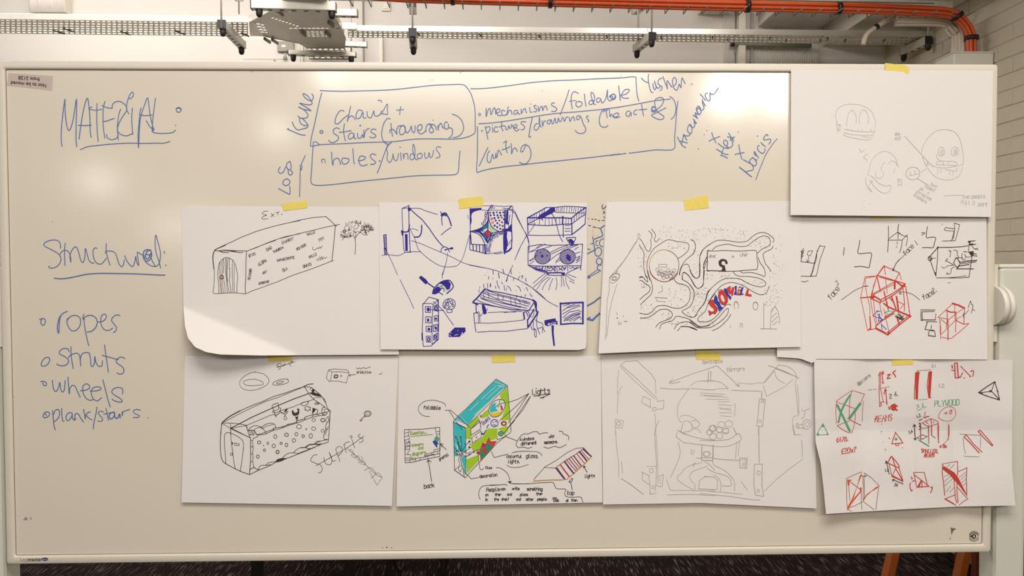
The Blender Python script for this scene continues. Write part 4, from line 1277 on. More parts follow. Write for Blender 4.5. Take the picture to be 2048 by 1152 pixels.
@blue2 navy 920 390 8.8625
f 184 240 384 226 378 262 290 280 240 300 210 330 200 380 208 450 196 520 180 520 172 440
l1.2 370 264 500 274 640 268 800 264
l1.2 410 190 620 192 780 204 920 192
l1.8 176 230 180 460 184 640 170 800 176 970 470 1040
f 820 262 858 256 856 380 850 440 860 520 830 520 806 500 814 380
l3.4 800 264 796 440 790 620 776 760 780 960 790 1040
l2.6 850 256 918 192
l1.6 936 200 930 320 916 480 918 640
s1.6 886 350 872 440 860 540 880 600
f 780 600 850 590 916 500 920 660 860 640 800 660
f 786 660 840 656 830 740 850 840 830 960 800 1010 780 1000 790 800
l2.4 918 640 922 780 910 950
l4 910 940 860 990 790 1020
l1.4 840 900 920 780
s1.4 760 236 860 244 950 270 980 330 1020 420 1080 530 1130 620 1190 720 1220 820 1226 960
s1.4 870 262 920 280 960 320
s1.4 940 260 960 280
l1.2 1190 710 1110 840 1040 980 970 1152
l2.6 500 270 560 180
s1.4 544 262 580 190 590 180 570 230 620 230
s2.4 496 280 500 420 496 520 494 600
s2.2 500 300 510 420 550 540 620 610 680 640
s2.6 188 646 300 616 400 570 470 500 494 450
f 200 636 300 620 380 580 420 560 400 600 360 650 410 680 420 640 440 640 400 700 440 760 390 720 340 670 280 656
s2 200 650 280 670 350 710 400 780 430 850 440 880
s2.6 380 700 440 760 490 850
l3 180 640 190 760 196 870
l2 196 870 300 880 470 884
l2.4 228 880 236 980
l2.4 290 886 292 990
l2.4 346 888 350 1010
l2.4 408 890 410 1020
l3.6 438 890 450 1040
l1.4 466 880 470 1040
s1.2 490 880 480 960 500 1010 540 1000
l1.4 480 1044 600 1030 740 1004
s1.4 600 1030 660 1044 760 1020
s3 560 676 640 660 720 650 780 640
s2 540 820 580 740 640 690 760 672
s2.4 490 850 520 800 560 680
s2.4 480 840 470 760 420 680
e1.4 462 318 20 20
e1.4 454 364 18 20
e1.4 458 412 18 20
e1.4 436 460 18 20
e1.6 404 510 20 22
e1.6 600 746 22 22
e1.4 656 726 20 20
e1.4 712 690 18 16
e1.4 760 684 16 18
e1.4 560 800 20 20
e1.4 536 860 16 20
e1.4 530 904 18 18
e1.4 514 950 16 18
e1.4 510 994 20 18
@blue2 teal 920 390 8.8625
f 494 480 470 500 400 570 360 620 390 660 430 610 494 580
f 490 870 470 800 440 760 480 800 500 780 560 700 640 680 560 740 520 820
l4 360 660 420 720 470 820
@blue2 green 920 390 8.8625
f 500 500 530 540 600 600 660 640 600 670 560 660 530 610 500 580
@blue2 red 920 390 8.8625
f 490 616 560 680 490 766 426 680
s1.6 580 464 556 490 580 506 600 480 580 464
s1.6 540 410 560 400 580 420 560 440 540 430
s1.6 730 480 760 480 750 500
s2.4 740 620 780 620 760 600
s1.6 620 610 640 616
@blue2 navy 920 390 8.8625
l1.2 490 640 484 740
l2 430 680 490 616 560 680 490 770 430 680
d 534 314 18
d 594 314 20
d 652 306 16
d 710 314 20
d 770 306 18
d 542 360 18
d 604 354 18
d 664 358 18
d 722 362 18
d 784 360 18
d 612 410 20
d 680 400 20
d 742 400 16
d 776 430 16
d 634 452 18
d 698 452 17
d 662 498 18
d 740 480 14
d 614 540 20
d 706 532 16
d 756 548 18
d 660 568 20
d 714 598 18
d 758 610 14
@blue2 red 920 390 8.8625
d 560 418 10
d 744 402 7
d 740 486 8
d 716 600 8
@blue2 teal 920 390 8.8625
d 534 314 8
d 680 400 9
d 698 452 8
d 660 568 8
d 784 362 8
@blue2 navy 1030 390 6.062
l2.4 150 276 280 206 380 150
l1.6 380 150 480 150 600 136 740 140 862 150
l2.6 150 276 280 274 420 276 560 274 684 282
s5 290 272 340 240 400 200 470 160 460 200 400 230 340 264 290 280
f 280 280 300 240 390 190 430 156 484 150 490 200 430 220 380 240 330 270 340 320 310 280
l2.4 150 276 154 360 158 480
l2.6 684 282 690 380 690 480
l2 160 356 280 366 400 370 520 360 580 354 690 350
l1.6 158 486 300 490 480 488 600 486 690 480
l3.4 580 260 576 350
l2 586 350 584 430 586 510
l1.4 610 370 670 366
l1.4 606 408 670 404
l1.4 604 440 670 436
l2.4 690 480 780 410 850 350
l2 850 350 856 240 862 150
l2.6 684 282 770 210 862 150
l1.6 690 350 780 280 860 230
l1.2 490 210 620 214 740 220 856 214
l1.2 184 262 180 340
l1.2 210 250 206 350
l1.2 236 240 230 350
l1.2 262 230 258 300
l1.2 300 210 296 250
l1.2 330 190 326 230
l1.2 356 170 352 210
l1.2 300 290 296 366
l1.2 370 280 366 366
l1.2 410 280 416 360
l1.2 450 280 452 366
l1.2 500 280 498 360
l1.2 540 280 540 360
l1.2 620 284 616 350
l1.2 650 284 646 350
l1.2 510 150 500 210
l1.2 530 150 524 210
l1.2 560 150 546 210
l1.2 576 146 566 210
l1.2 600 144 590 210
l1.2 630 144 624 214
l1.2 664 144 656 214
l1.2 690 144 684 214
l1.2 720 150 706 214
l1.2 740 150 734 214
l1.2 770 150 760 210
l1.2 800 150 790 190
l1.2 830 150 820 180
l1.2 720 270 716 330
l1.2 750 240 744 310
l1.2 780 220 774 290
l1.2 810 200 806 260
l1.2 836 180 834 250
l1.6 160 350 280 286
l1.2 170 460 210 400 248 344
s1.6 440 220 480 280 510 380 540 490 580 566
l1.2 0 200 60 330 140 490 170 590 170 700
l1.2 140 490 70 620 0 780
f 640 540 680 530 716 560 700 610 666 580
s1.8 620 520 680 514 736 516 720 560 700 600 680 610 650 570 620 520
s1.6 160 624 260 606 320 600 440 610 540 606 600 606 690 600 820 596
l1.8 160 620 158 760 160 850
l1.8 820 594 812 740 800 860 796 910
l1.8 160 850 200 856 300 862 480 862 640 858 800 856
l1.6 160 850 260 910 380 944 420 970 480 974 600 974 640 940 700 910 800 870
l3.4 240 890 380 926
l3 390 944 560 940
l2 390 944 400 970
f 560 940 604 936 604 970 590 975 560 960
s1.2 170 800 240 750 320 690
l1.2 180 690 240 660 370 590
l1.2 260 640 320 600
l1.2 176 840 230 800
l1.2 180 800 240 770
l1.2 180 690 300 660 440 620
l1.4 420 700 540 640 640 610
l1.4 430 720 560 660 700 610 760 600
l1.4 410 800 500 730 620 660 760 606
l1.4 490 820 540 790 560 780
l1.4 500 800 540 760
l1.4 720 660 770 630
l1.4 730 710 790 690
l1.4 740 760 790 740 740 800 794 764
l1.4 740 820 790 790
z1.6 390 740 10 10 2 1
h1.0 334 744 96 92 6
h1.0 638 748 96 90 6
e1.6 334 744 96 92
e1.6 638 748 96 90
f 310 730 330 720 350 740 340 760 316 754
f 620 730 640 714 670 736 680 790 650 800 620 770
s1.6 210 868 230 880 260 870 270 890
s1.8 290 870 310 900 340 870 330 910 360 910 370 870
s2 400 870 420 890 440 870 460 890 490 870 480 920
s1.8 400 910 430 920 460 900 490 920
l1.6 390 866 390 940
l1.6 510 866 510 934
s1.8 530 870 550 900 580 870 590 900 620 870 600 910
s1.8 530 910 560 900 580 920
s1.6 640 870 640 920
s1.6 660 880 680 890 700 870 720 890 760 872
s1.2 370 946 300 1000 220 1070
s1.2 390 960 310 1040 220 1120
s1.2 410 990 330 1050 260 1150
s1.2 430 1000 360 1080 330 1150
s1.2 460 1010 430 1080 410 1152
s1.2 500 1000 510 1070 496 1152
s1.2 560 980 564 1060 560 1110
s1.2 580 990 590 1060 600 1110
s1.2 616 980 620 1060 660 1140
s1.2 620 970 680 1020 720 1036
s1.2 640 960 690 980 740 1000
s1.2 660 1040 720 1066
@blue2 navy 800 530 6.4
l1.2 580 0 556 80 540 120 540 176
l1.2 0 186 60 310 130 450 178 560
f 240 160 270 136 330 180 360 220 330 248 290 212
l2.8 340 220 440 290
s2.4 416 370 430 310 470 260 520 220 580 196 640 200 680 260 670 300 600 366
f 430 320 470 276 500 280 530 310 500 350 450 376 420 370
s2 500 350 550 380
s1.6 520 300 560 300 560 340
s1.2 480 260 500 290 540 260 520 320
f 500 240 560 200 620 200 650 240 640 300 600 320 580 280 530 240
@blue2 green 800 530 6.4
l1.8 480 250 560 280 600 360
l1.8 600 200 660 240 680 270
l1.8 540 220 600 270 620 330
l1.8 640 300 600 360
@blue2 navy 800 530 6.4
l1.6 290 510 370 410 480 440 490 520
l1.4 290 490 400 492 420 500
l1.4 420 510 486 440
s1.6 290 510 294 640 286 800 290 920 298 1040
l1.4 300 1040 410 1036
l3 282 870 286 960
l1.6 424 510 416 640 410 800 410 1020
l2 490 440 492 600 494 760 490 940
l2.4 410 1020 490 950
l1.6 324 530 396 534 390 606 326 604 324 530
l1.6 328 660 400 664 396 740 326 736 328 660
l1.6 334 784 404 784 400 856 336 850 334 784
l1.6 336 910 388 910 390 986 340 984 336 910
f 340 556 360 540 384 556 380 584 360 596 342 580
f 342 700 360 678 378 700 370 724 350 724
f 350 814 370 798 390 818 382 842 360 840
e2.4 364 950 12 24
l1.6 436 520 490 514 488 590 440 580 436 520
l1.6 438 654 488 646 484 716 440 716 438 654
l1.8 426 770 484 760 484 840 430 850 426 770
l1.8 432 900 476 870 472 950 430 960 432 900
e2.4 462 552 14 24
d 460 686 16
f 440 780 470 790 476 820 450 830
e2.4 452 920 14 18
l1.4 390 570 480 580 560 580
l1.4 424 466 490 520 560 590 620 680 684 768
s1.6 600 562 556 540 550 500 580 450 630 430 690 450 708 500 690 550 650 568 600 562
e1.6 620 460 14 16
e1.6 660 476 16 20
e1.6 610 500 16 18
e1.6 676 516 14 16
e1.6 630 540 12 12
e1.6 576 526 12 16
e1.6 590 486 12 12
s1.6 600 566 606 606 668 600 656 566
f 620 880 700 800 836 800 840 850 760 920 624 920
@blue2 paper 800 530 6.4
s1.2 630 890 650 910
s1.2 700 900 740 890
s1.2 780 900 800 860
d 740 840 5
d 650 870 6
d 800 880 6
@blue2 navy 930 530 7.68
l1.2 70 0 200 26 340 50 480 84 620 140 800 216 940 290 1060 370 1160 450 1229 516
l1.2 736 0 700 80 660 160 630 250
s1.6 700 64 714 140
s1.6 430 80 434 140
s1.6 580 60 600 130
l1.8 514 120 526 200
l1.4 366 170 360 220
d 310 156 6
d 352 104 4
d 430 206 7
s1.6 640 254 656 170
l1.2 756 190 740 240
s1.4 820 220 836 170
s1.4 860 170 890 166 870 206
l1.6 930 200 940 250
d 838 120 5
d 960 290 4
l1.4 286 290 292 350
l1.4 346 280 350 350
l1.4 392 280 398 320
l1.4 386 300 390 340
s1.4 490 240 500 300 530 360
l1.4 466 320 474 360
l1.4 560 260 580 290
l1.4 600 310 610 390
s1.4 650 320 680 340 710 396
l1.2 640 350 636 396
s1.4 800 320 840 350 856 406
d 784 396 5
d 780 316 4
d 876 308 4
d 912 372 5
s1.4 940 340 966 396
l1.2 230 330 226 360
l1.4 212 380 220 420
s1.2 920 486 926 456 940 460
l1.2 860 500 870 470
l1.4 1000 430 1008 470
l1.4 1026 460 1030 490
l1.2 790 460 790 500
l3.4 120 570 200 490 300 370
s2 300 370 330 366 400 396 560 424 720 460 900 500 1040 536
l2.6 1040 536 1070 570
l2 120 576 260 596 400 624 560 650 720 686 900 690
l2.6 120 576 200 610
s1.4 300 380 400 410 560 460 700 490 860 540 1000 580
s1.4 280 400 380 440 520 470 700 510 860 560 1000 600
s1.4 260 420 360 460 500 520 700 560 980 632
s1.4 250 460 340 500 500 540 640 590 860 640 950 664
s1.4 230 480 300 520 460 560 640 600 860 650
s1.4 180 530 280 580 460 630 700 680 860 690
s1.4 240 510 400 570 600 630 880 690
l1.2 284 420 290 530
l1.2 350 400 372 510
l1.4 510 440 506 530
l1.2 590 480 580 546
l1.2 700 490 708 600
l1.2 760 530 786 610
l1.2 830 530 850 590
l1.2 900 530 920 590
l1.2 940 540 950 590
l2.2 168 600 174 740
f 260 600 290 604 320 660 334 740 300 760 276 740 260 650
l1.4 330 700 350 670
l1.4 270 744 234 784
s1.4 140 750 136 740 200 740 206 890
s1.4 180 730 220 730 230 880
l1.8 136 750 146 880 168 1024
l1.2 146 890 380 892 600 876 800 856 910 840
l1.2 350 730 540 720 780 720
l1.2 600 730 760 712 880 710
l1.4 190 1032 400 1016 640 1016 820 990 960 976
l2.4 890 690 960 700 990 690
l3.6 900 730 912 826
s2 900 730 930 716 950 740 970 790
s1.6 950 700 980 730 990 770
l3 960 840 966 960
l2.4 980 700 1050 590 1070 560
s4.4 1046 540 1090 580 1090 660
f 1060 590 1080 580 1096 640 1100 680 1080 660
l3 1060 680 1000 780 966 840
l3.6 1090 660 1110 746 1040 850 966 960
s1.2 1010 690 1060 690
s1.2 1010 800 1050 780 1070 700 1130 720
s1.4 1130 710 1110 780 1100 860 1110 960 1150 1060
s1.4 1010 930 1030 990 1070 990 1066 1060 1080 1100 1096 1096 1090 1000 1050 960 1050 860
s1.4 1080 840 1120 870 1190 900 1200 970 1229 1026
s1.4 1120 980 1180 950
s1.4 1190 960 1190 1040
@blue2 navy 1050 560 7.2
l1.2 0 50 100 110 200 200 320 300 400 346 474 382
l4 510 340 640 330 836 322
l4.2 836 322 834 470 834 630
l3.4 834 626 680 624 516 638
l3.8 510 330 514 480 516 640
l1.2 550 376 640 346
l1.2 546 440 640 370 720 350
l1.6 544 440 600 400 700 376 780 356
l1.4 540 490 660 420 800 370
l1.4 546 540 640 460 790 430
l1.4 560 560 680 490 810 450
l2 560 590 680 510 800 480
l1.6 600 586 700 530 790 490
l1.4 640 590 740 540 790 520
l1.6 700 590 760 550 800 530
l1.2 800 570 812 540
f 280 580 440 550 446 590 330 620 330 660 290 652 280 620
l3 440 590 460 600 460 634
l1.8 360 640 440 620 460 640
l1.6 350 620 440 600
l1.6 330 660 360 650
f 380 655 416 652 414 760 432 944 410 950 390 800
@board blue 1170 390 6.776
s3 264 412 240 430 214 452 228 500 238 550 180 576 116 606 120 660 128 740 80 770 36 794
s2.4 250 590 210 610 196 660 220 696 244 694
e2.6 180 770 46 60 10
e2.6 192 898 38 46
s2.6 222 950 190 946 166 980 180 1010 210 1024
l2 36 1110 100 1060 166 1016
l2 60 1110 160 1056 210 1028
f 36 1100 60 1080 70 1130 36 1130
@board grey2 1170 390 6.776
d 340 100 10
l2 240 130 232 150
s2.2 230 156 246 190 286 150
l2 250 216 270 240
l2 246 250 268 236
l2 256 290 264 310
d 50 320 6
l2 90 326 110 326
l2 136 330 154 332
l2 180 344 200 346
l2 230 344 262 342
l2 50 412 76 416
l2.4 110 432 140 438
l2 156 440 166 442
l2 184 446 200 452
d 106 464 4
d 106 490 4
d 108 518 4
d 106 546 4
d 130 544 4
d 168 550 4
l2 106 566 106 590
l1.6 150 620 150 680
l1.6 156 620 176 620
l1.6 160 684 180 684
d 56 670 4
s1.6 36 724 50 736 72 736
l2 86 660 104 656
@board blue 1050 560 7.2
l4 896 372 990 320 1080 250
l5 1072 484 1010 540 970 580 900 560
l4 896 560 936 540
@graf black 1170 390 6.776
s1.5 740 590 780 640 820 720 850 760 880 750 896 680 890 600
s1.5 860 484 900 520 908 560 900 590
s1.5 900 460 940 510 956 550 940 600 960 636 990 610 1012 584
s1.5 734 680 780 740 800 800 796 900 800 1000 820 1080 850 1120
s1.5 880 1152 850 1060 840 960 850 880 890 790 940 720 1000 676 1060 636 1120 606 1180 612 1250 630 1340 640 1396 656 1410 700 1396 750 1340 810 1260 860
s1.5 1110 748 1170 770 1230 820 1264 880 1272 960 1256 1040 1200 1112 1140 1152
s1.5 1430 604 1470 620 1496 670 1490 740 1460 800 1400 850 1350 900 1310 960 1286 1030 1276 1082
s1.5 1280 1060 1310 980 1350 940 1400 946 1420 1000 1450 1070 1500 1126 1550 1100 1560 1010 1556 900 1554 850 1580 780 1620 720 1694 668
s1.5 1694 756 1660 756 1656 900 1656 1024 1694 1026
s1.5 1656 830 1620 900 1606 950 1610 1000 1640 920 1656 880
s1.5 1610 1000 1606 1100 1606 1152
s1.5 1326 1152 1320 1090 1336 1046 1380 1066 1420 1110 1440 1152
s1.5 736 1116 770 1104 800 1130 820 1152
k0.9 34 720 600 850 1000
k0.9 40 1000 420 1560 620
k0.9 24 1120 650 1390 740
k0.9 22 1440 640 1560 1060
@graf tan2 1170 390 6.776
s1.6 1114 746 1040 742 970 770 910 830 876 900 872 960
@graf brown 1170 390 6.776
s1.6 872 960 880 1030 900 1080 940 1126 990 1152
@graf grey 1170 390 6.776
l1 330 1120 520 900 640 730 740 560
l1 400 1070 560 850 650 690 730 580
s1 720 580 716 530 736 526 750 560
s1 340 1120 360 1150 430 1150 470 1080 450 1060 400 1070 350 1110
e1 400 1130 24 20
l1 1000 940 1110 940 1110 980 1000 975 1000 940
e1 980 1010 22 22
e1 1030 1030 22 22
e1 1080 1050 22 22
e1 1130 1020 22 22
e1 1170 1050 22 22
e1 1210 1020 22 22
e1 1050 1090 22 22
e1 1110 1100 22 22
e1 1160 1100 22 22
e1 1000 1070 20 20
@graf black 1380 450 7.2
s1.5 320 360 380 310 470 284 550 276 640 296 740 310 830 296 900 240 990 180 1060 156 1120 170 1156 220 1150 280 1100 320 1030 350 974 406
s1.5 140 740 136 640 140 500 150 420 200 340 280 280 380 226 480 218 580 230 700 246 820 232 880 180 960 126 1040 106 1120 126 1190 180 1210 210 1198 246
s1.6 256 372 360 374 480 366 600 370 740 374 860 366 940 366 964 400 964 480 978 560 964 640
s2.4 240 656 400 660 520 666
s1.8 520 666 660 664 800 652 964 640
l1.6 254 374 252 500 246 656
s1.5 1194 300 1180 340 1100 380 1058 410 1060 470 1090 560 1130 610 1168 670
s1.5 980 460 1010 540 1060 610 1084 690 1074 740 1020 720 920 690 830 684 760 690 726 664
s1.5 626 674 650 710 710 736 820 740 950 756 1050 790 1094 840 1070 876 1010 890 900 866 800 820 720 776 620 766 520 770 440 800 360 860 290 930 250 1000 230 1080 190 1152
s1.5 260 1130 310 1040 370 960 450 876 540 836 600 826 700 846 780 880 860 930 940 976 1010 1002 1070 996 1110 960 1140 880
s1.5 200 600 200 700 196 820 180 880 120 910 70 880 30 810 0 750
s1.5 0 650 30 720 70 760 110 764 140 730
s1.5 200 580 230 490 250 460
s1.5 200 640 236 530 250 500
s1.5 0 870 40 910 60 970 60 1040 20 1150
s1.5 10 208 60 240 78 300 70 370 40 420 0 450
f 412 560 414 520 440 494 480 486 520 500 542 530 542 560 512 564 506 530 480 516 456 530 452 560 470 576 500 580 508 620 516 664 450 660 466 620 462 606 430 596
l2.6 416 664 520 666
k0.9 60 20 40 860 210
k0.9 26 1140 100 1340 700
k0.9 30 1100 680 1320 1120
k0.9 22 860 190 1100 320
k0.9 30 210 690 620 780
k0.9 20 200 880 280 1100
k0.9 16 700 780 1060 860
k0.9 14 20 900 180 1140
k0.9 8 800 890 1100 960
@graf grey 1380 450 7.2
t1.1 40 2 280 470 What
t1.1 36 2 600 470 is
t1.1 40 2 720 450 LiFe?
s1.1 640 1152 640 1110 680 1100 690 1140
s1.1 910 1152 920 1116 960 1110 980 1150
@graf red 1380 450 7.2
f 820 930 850 920 838 990 888 1000 884 1034 790 1016
f 700 890 736 880 736 900 700 910 700 930 730 930 730 950 700 954 700 980 740 990 736 1014 670 1010
f 560 884 590 880 580 960 610 890 640 900 620 1020 600 1020 590 990 570 1000 520 920 540 900
@graf blue3 1380 450 7.2
f 740 900 774 890 746 990 774 984 766 1008 710 1004
f 640 880 674 874 670 1010 630 1000 650 940
f 480 920 520 910 560 1000 600 1040 580 1084 560 1050 500 970
f 350 1040 370 1000 400 1050 380 1080 430 1110 440 1152 380 1152 340 1110
@graf red 1380 450 7.2
f 420 950 460 930 500 960 540 1030 540 1110 510 1152 460 1140 420 1090 404 1020
f 300 1080 330 1074 340 1100 310 1152 266 1140
@graf paper 1380 450 7.2
f 450 1000 476 1020 500 1080 490 1114 460 1090 440 1040
@graf teal 1380 450 7.2
d 474 1060 6
@graf red 1380 550 6.4
f 240 350 290 316 320 330 310 370 350 420 350 460 320 500 290 490 250 520 234 450 280 470 310 460 300 430 260 400
@graf blue3 1380 550 6.4
f 320 260 350 280 360 340 400 400 424 420 370 470 350 400 310 340
@graf black 1380 550 6.4
l1 240 350 290 316 320 330 310 370 350 420 350 460 320 500 290 490 250 520 234 450
l1 366 190 404 186 460 230 486 300 480 350 440 390 400 370 366 300 366 190
s1.5 460 384 490 372 522 384
s1.5 320 240 260 320 220 400 190 470 120 530 100 580 140 598 220 596 300 560 360 500 410 440 460 384
s1.5 0 530 40 540 80 510 110 450 160 390 196 340 214 260
s1.5 494 436 470 430 420 480 370 540 300 600 220 646 130 658 80 630 0 570
s1.5 494 436 480 500 420 570 340 630 260 670 160 676 90 668 40 630 0 596
s1.5 522 500 490 560 420 630 360 680 288 710
l2.2 0 670 40 684 88 702
k0.9 24 20 180 180 480
k0.9 20 950 260 1130 400
k0.9 20 110 540 500 640
@graf grey 1380 550 6.4
s1 570 430 564 370 580 350 610 360 624 400 610 430
e1.2 838 396 32 48
l1 946 350 944 700
l1 1030 680 1040 450 1090 400
l1 1090 400 1130 470 1150 600 1136 620
l1 1050 470 1070 430
l1 1050 540 1110 480
l1 1050 600 1120 530
l1 1060 640 1120 590
l1 520 640 516 680
l1 640 670 644 620 670 620 670 670
l1 900 686 1110 690
@graf black 1200 540 6.777
s1.5 600 0 620 80 644 120 646 160 620 140 580 96 532 104
s1.5 644 0 666 90 700 170 712 260 690 330 640 380 556 460
s1.5 536 138 570 146 610 180 660 210 680 250 660 300 600 344 540 402
s1.5 1002 104 1020 150 1060 180 1140 200 1200 236 1224 310 1214 400 1170 470 1090 514 1000 514 900 484 820 480 760 500 720 550 660 594 600 596 536 584
s1.5 1116 130 1116 70 1140 34 1190 66 1240 130 1280 200 1320 246 1370 230 1400 180 1410 80 1416 0
s1.5 1130 136 1190 170 1250 240 1276 310 1266 400 1230 480 1180 520 1116 550
s1.5 1216 0 1250 60 1300 110 1340 90 1356 0
s1.5 546 648 620 650 680 630 740 590 800 544 860 530 930 540 980 590 960 650 880 684 800 720 754 776
s1.5 808 800 830 740 890 710 960 694 1000 670 1034 628 1100 634 1200 664 1280 730 1350 770 1491 750
s1.5 1006 800 1050 736 1120 706 1200 704 1260 740 1320 780 1400 784 1491 780
s1.5 1050 824 1100 764
s2.4 1100 764 1180 766 1250 780 1316 812
s1.5 1108 560 1150 600 1220 636 1290 630 1330 560 1390 480 1430 410 1450 320 1491 260
s1.5 1080 66 1086 20 1092 0
k0.9 34 900 180 1190 500
k0.9 30 540 420 760 680
k0.9 20 1180 480 1320 610
k0.9 20 800 560 960 700
k0.9 12 560 190 640 240
k0.9 16 920 700 1180 740
k0.9 14 1290 280 1400 440
d 236 650 9
@graf brown 1200 540 6.777
s1.8 676 0 700 60 760 120 830 154 900 156 960 134 1030 80 1056 20
@graf brown 1200 540 6.777
f 960 130 1000 104 990 130
@graf grey 1200 540 6.777
l1 240 10 200 54
s1 130 110 170 60 220 50 270 70 240 130 180 174 130 160 130 110
s1 160 110 180 90 220 90 210 130 180 140 170 120
l1 122 180 130 260 96 420 90 600 84 800 78 940
l1 230 190 160 420 120 620 100 860 86 900
l1 226 570 236 610
s1 256 690 250 730 280 736 286 710 270 710
l1.6 326 696 370 696
l1 316 610 316 640
l1.4 750 370 910 380
l1 760 380 770 420 890 430
l1 840 210 850 280 790 310
e1 800 40 24 24
e1 850 60 24 24
e1 900 40 24 24
e1 860 100 24 24
e1 910 90 24 24
e1 960 80 24 24
e1 940 40 22 22
e1 990 50 22 22
@skull pencil2 1640 190 8.23
s1 270 420 260 320 300 220 380 170 500 150 640 160 760 200 850 280 900 380 916 460 910 540
s1.2 440 500 450 380 480 290 530 250 570 290 600 370 590 470
s1.2 650 470 648 360 680 270 720 240 770 290 800 380 790 470
s1.2 400 562 500 580 620 600 760 606 880 604
l1.2 906 560 890 620 870 680
s1.2 400 620 500 646 640 660 760 664 860 654
s1.2 390 660 480 690 600 716 720 736 830 730 850 690
l1 390 620 390 660
l1 460 550 456 580
l1 520 560 516 590
l1 620 560 624 600
l1 690 566 690 606
l1 830 550 840 600
l1 700 690 830 690
l2.2 294 484 346 500
l1.4 276 420 276 520 296 600
l1.4 312 510 300 606
l1.4 334 530 326 590
l1.2 650 880 676 944 734 896
l1.2 780 1080 714 1018 780 964
@skull pencil2 1720 240 5.76
t1.3 34 6 404 180 WHo
t1.3 34 6 404 234 PICT
l1.4 508 188 540 210 720 410
l1.4 720 410 740 480 770 540
l1.4 720 410 790 480 838 530
l1.4 770 540 776 480 790 520
l1.6 820 510 840 536
s1.2 710 380 724 310 780 210 870 130 970 110 1080 130 1140 200 1166 270
s1.2 1166 270 1190 400 1190 510
s1.2 900 380 910 330 940 310 970 340 976 390 950 410 920 410 900 380
s1.2 1050 370 1060 330 1100 310 1136 340 1130 390 1090 410 1060 400 1050 370
z1.2 946 370 20 30 1 5
e1.2 946 370 14 28
e1.2 1100 365 20 28
e1.2 1104 365 10 18
s1.2 876 510 900 476 1000 474 1100 480 1110 520 1000 520 876 510
s1.2 840 530 920 548 1010 550 1110 530 1190 510
s1.2 980 570 1110 586 1110 550
l1 900 560 890 636
l1 940 550 930 610
l1 1040 580 1030 630
l1 1076 590 1070 636
l1 960 480 960 520
l1 1020 480 1020 520
s1 780 550 830 620 900 670 1000 690 1100 670 1160 610 1180 540
s1 880 390 890 440 930 470
e1.6 610 614 80 74
l1.2 576 596 590 640
l1.2 630 580 644 630
l1 560 640 680 620
l1.6 664 676 790 752
l1 700 600 770 560
t1.2 36 -28 804 750 Sort
t1.2 36 -28 744 770 Expect
t1.2 34 -20 686 800 as
t1.2 34 -20 776 850 a
t1.2 38 -28 640 836 Christmas
t1.2 36 -32 612 870 Crackers
l1.2 966 874 1080 866 1180 866
t1.3 44 2 1186 904 two people
t1.1 44 -4 1164 966 Pull it
t1.6 44 -4 1366 986 part
l1.4 430 684 480 684
l1.2 456 684 456 724
l1.2 440 700 436 750 480 750 484 700
s1 250 590 246 540 270 500 290 496
s1 180 600 190 660 230 670 270 640 270 600
s1 330 500 360 470 400 480 430 520
s1 390 610 396 570 410 560
s1.2 120 640 160 670 220 730 300 760 350 750 350 800 310 840 240 830 180 780 150 750 120 700
s1.2 70 660 66 720 90 780 140 830 100 760 150 706
l1 110 700 150 700
s1 90 640 130 480 200 390 300 360 400 420 440 540
d 48 926 4
d 110 964 5
d 50 1000 5
@face black 1590 430 6.776
l1.8 80 632 160 640 264 656
l1.8 84 632 92 500
l1.6 120 450 80 500 124 480 86 530 116 510 84 560 110 550 84 590
l1.4 180 490 240 484 210 552 166 540 180 490
l1.4 188 560 172 636
l1.4 154 606 170 640 196 616
l2 340 410 300 500 262 656
l1.4 340 420 406 424
l1.6 406 424 340 600 290 826
l2.8 264 656 240 760 214 826
l1.6 300 480 290 600 270 656
l1.8 84 828 210 832 290 826
s1.6 90 896 130 906 178 888
l2 670 440 656 544
s2 880 342 868 420 854 516 940 520 1036 518 1024 620 1010 690 1000 714 960 706 880 696 804 704
l1.8 1266 150 1268 330 1256 500
l1.6 1266 326 1330 276 1394 232
l2 1406 124 1396 180 1394 232 1423 250
l1.6 1258 340 1423 340
l1.4 1396 260 1396 320
l1.4 1388 360 1384 400
l1.4 1380 420 1374 444
t1.6 80 50 490 1150 face
t1.6 70 30 570 960 3
s1.4 630 1150 740 1070 830 1010 920 976
l2.2 920 966 990 962
s1.4 1423 600 1370 660 1330 750
l1.6 1326 720 1332 758 1350 740
@face black 1770 430 6.778
l1.6 174 240 250 280 290 290
l1.6 44 340 230 340 304 266
l1.8 234 340 226 420 200 510
s1.6 290 280 304 300 300 350 286 420
l1.4 180 260 176 330
l1.4 168 360 164 400
t1.6 70 45 280 550 face
l1.4 404 348 446 406
s1.4 234 574 160 640 104 756
l1.4 230 580 290 510
s2 576 156 560 300 620 300 686 308 670 380 652 440 580 440 506 442
l1.8 496 238 544 244 500 272
l1.6 804 200 820 170 940 186
l1.4 804 200 820 210 934 216 920 300 900 350
l1.6 940 110 946 200 930 300 900 350
l1.6 940 110 1012 130 990 220 950 350
l1.6 774 352 900 350 950 350
l1.4 920 280 916 330
d 776 128 5
l2.4 718 440 680 480 610 560 590 580
l2 610 600 650 720 690 830
l1.8 716 450 712 600 690 830
l2.2 718 440 900 438 1040 430 1130 416
l1.8 700 852 800 850 960 854 1060 848 1140 842
l1.4 1100 822 1000 838 850 850
l2 1180 560 1160 700 1140 840
f 672 776 698 780 692 840
d 716 440 14
e2 610 590 24 30
l2 586 570 640 600
l1.6 600 620 640 590
l1.2 640 586 690 584
l3 1130 370 1160 360 1140 400 1190 390
l2.4 1130 356 1220 350
l2.4 1150 410 1230 396
l1.6 1140 420 1130 500 1180 560
l1.6 1180 420 1210 460 1260 450
l1.4 1210 460 1266 470
f 1140 500 1200 490 1200 550 1170 550
l2.4 1180 520 1240 530
l2.6 1150 500 1200 496
l2 1170 550 1250 556
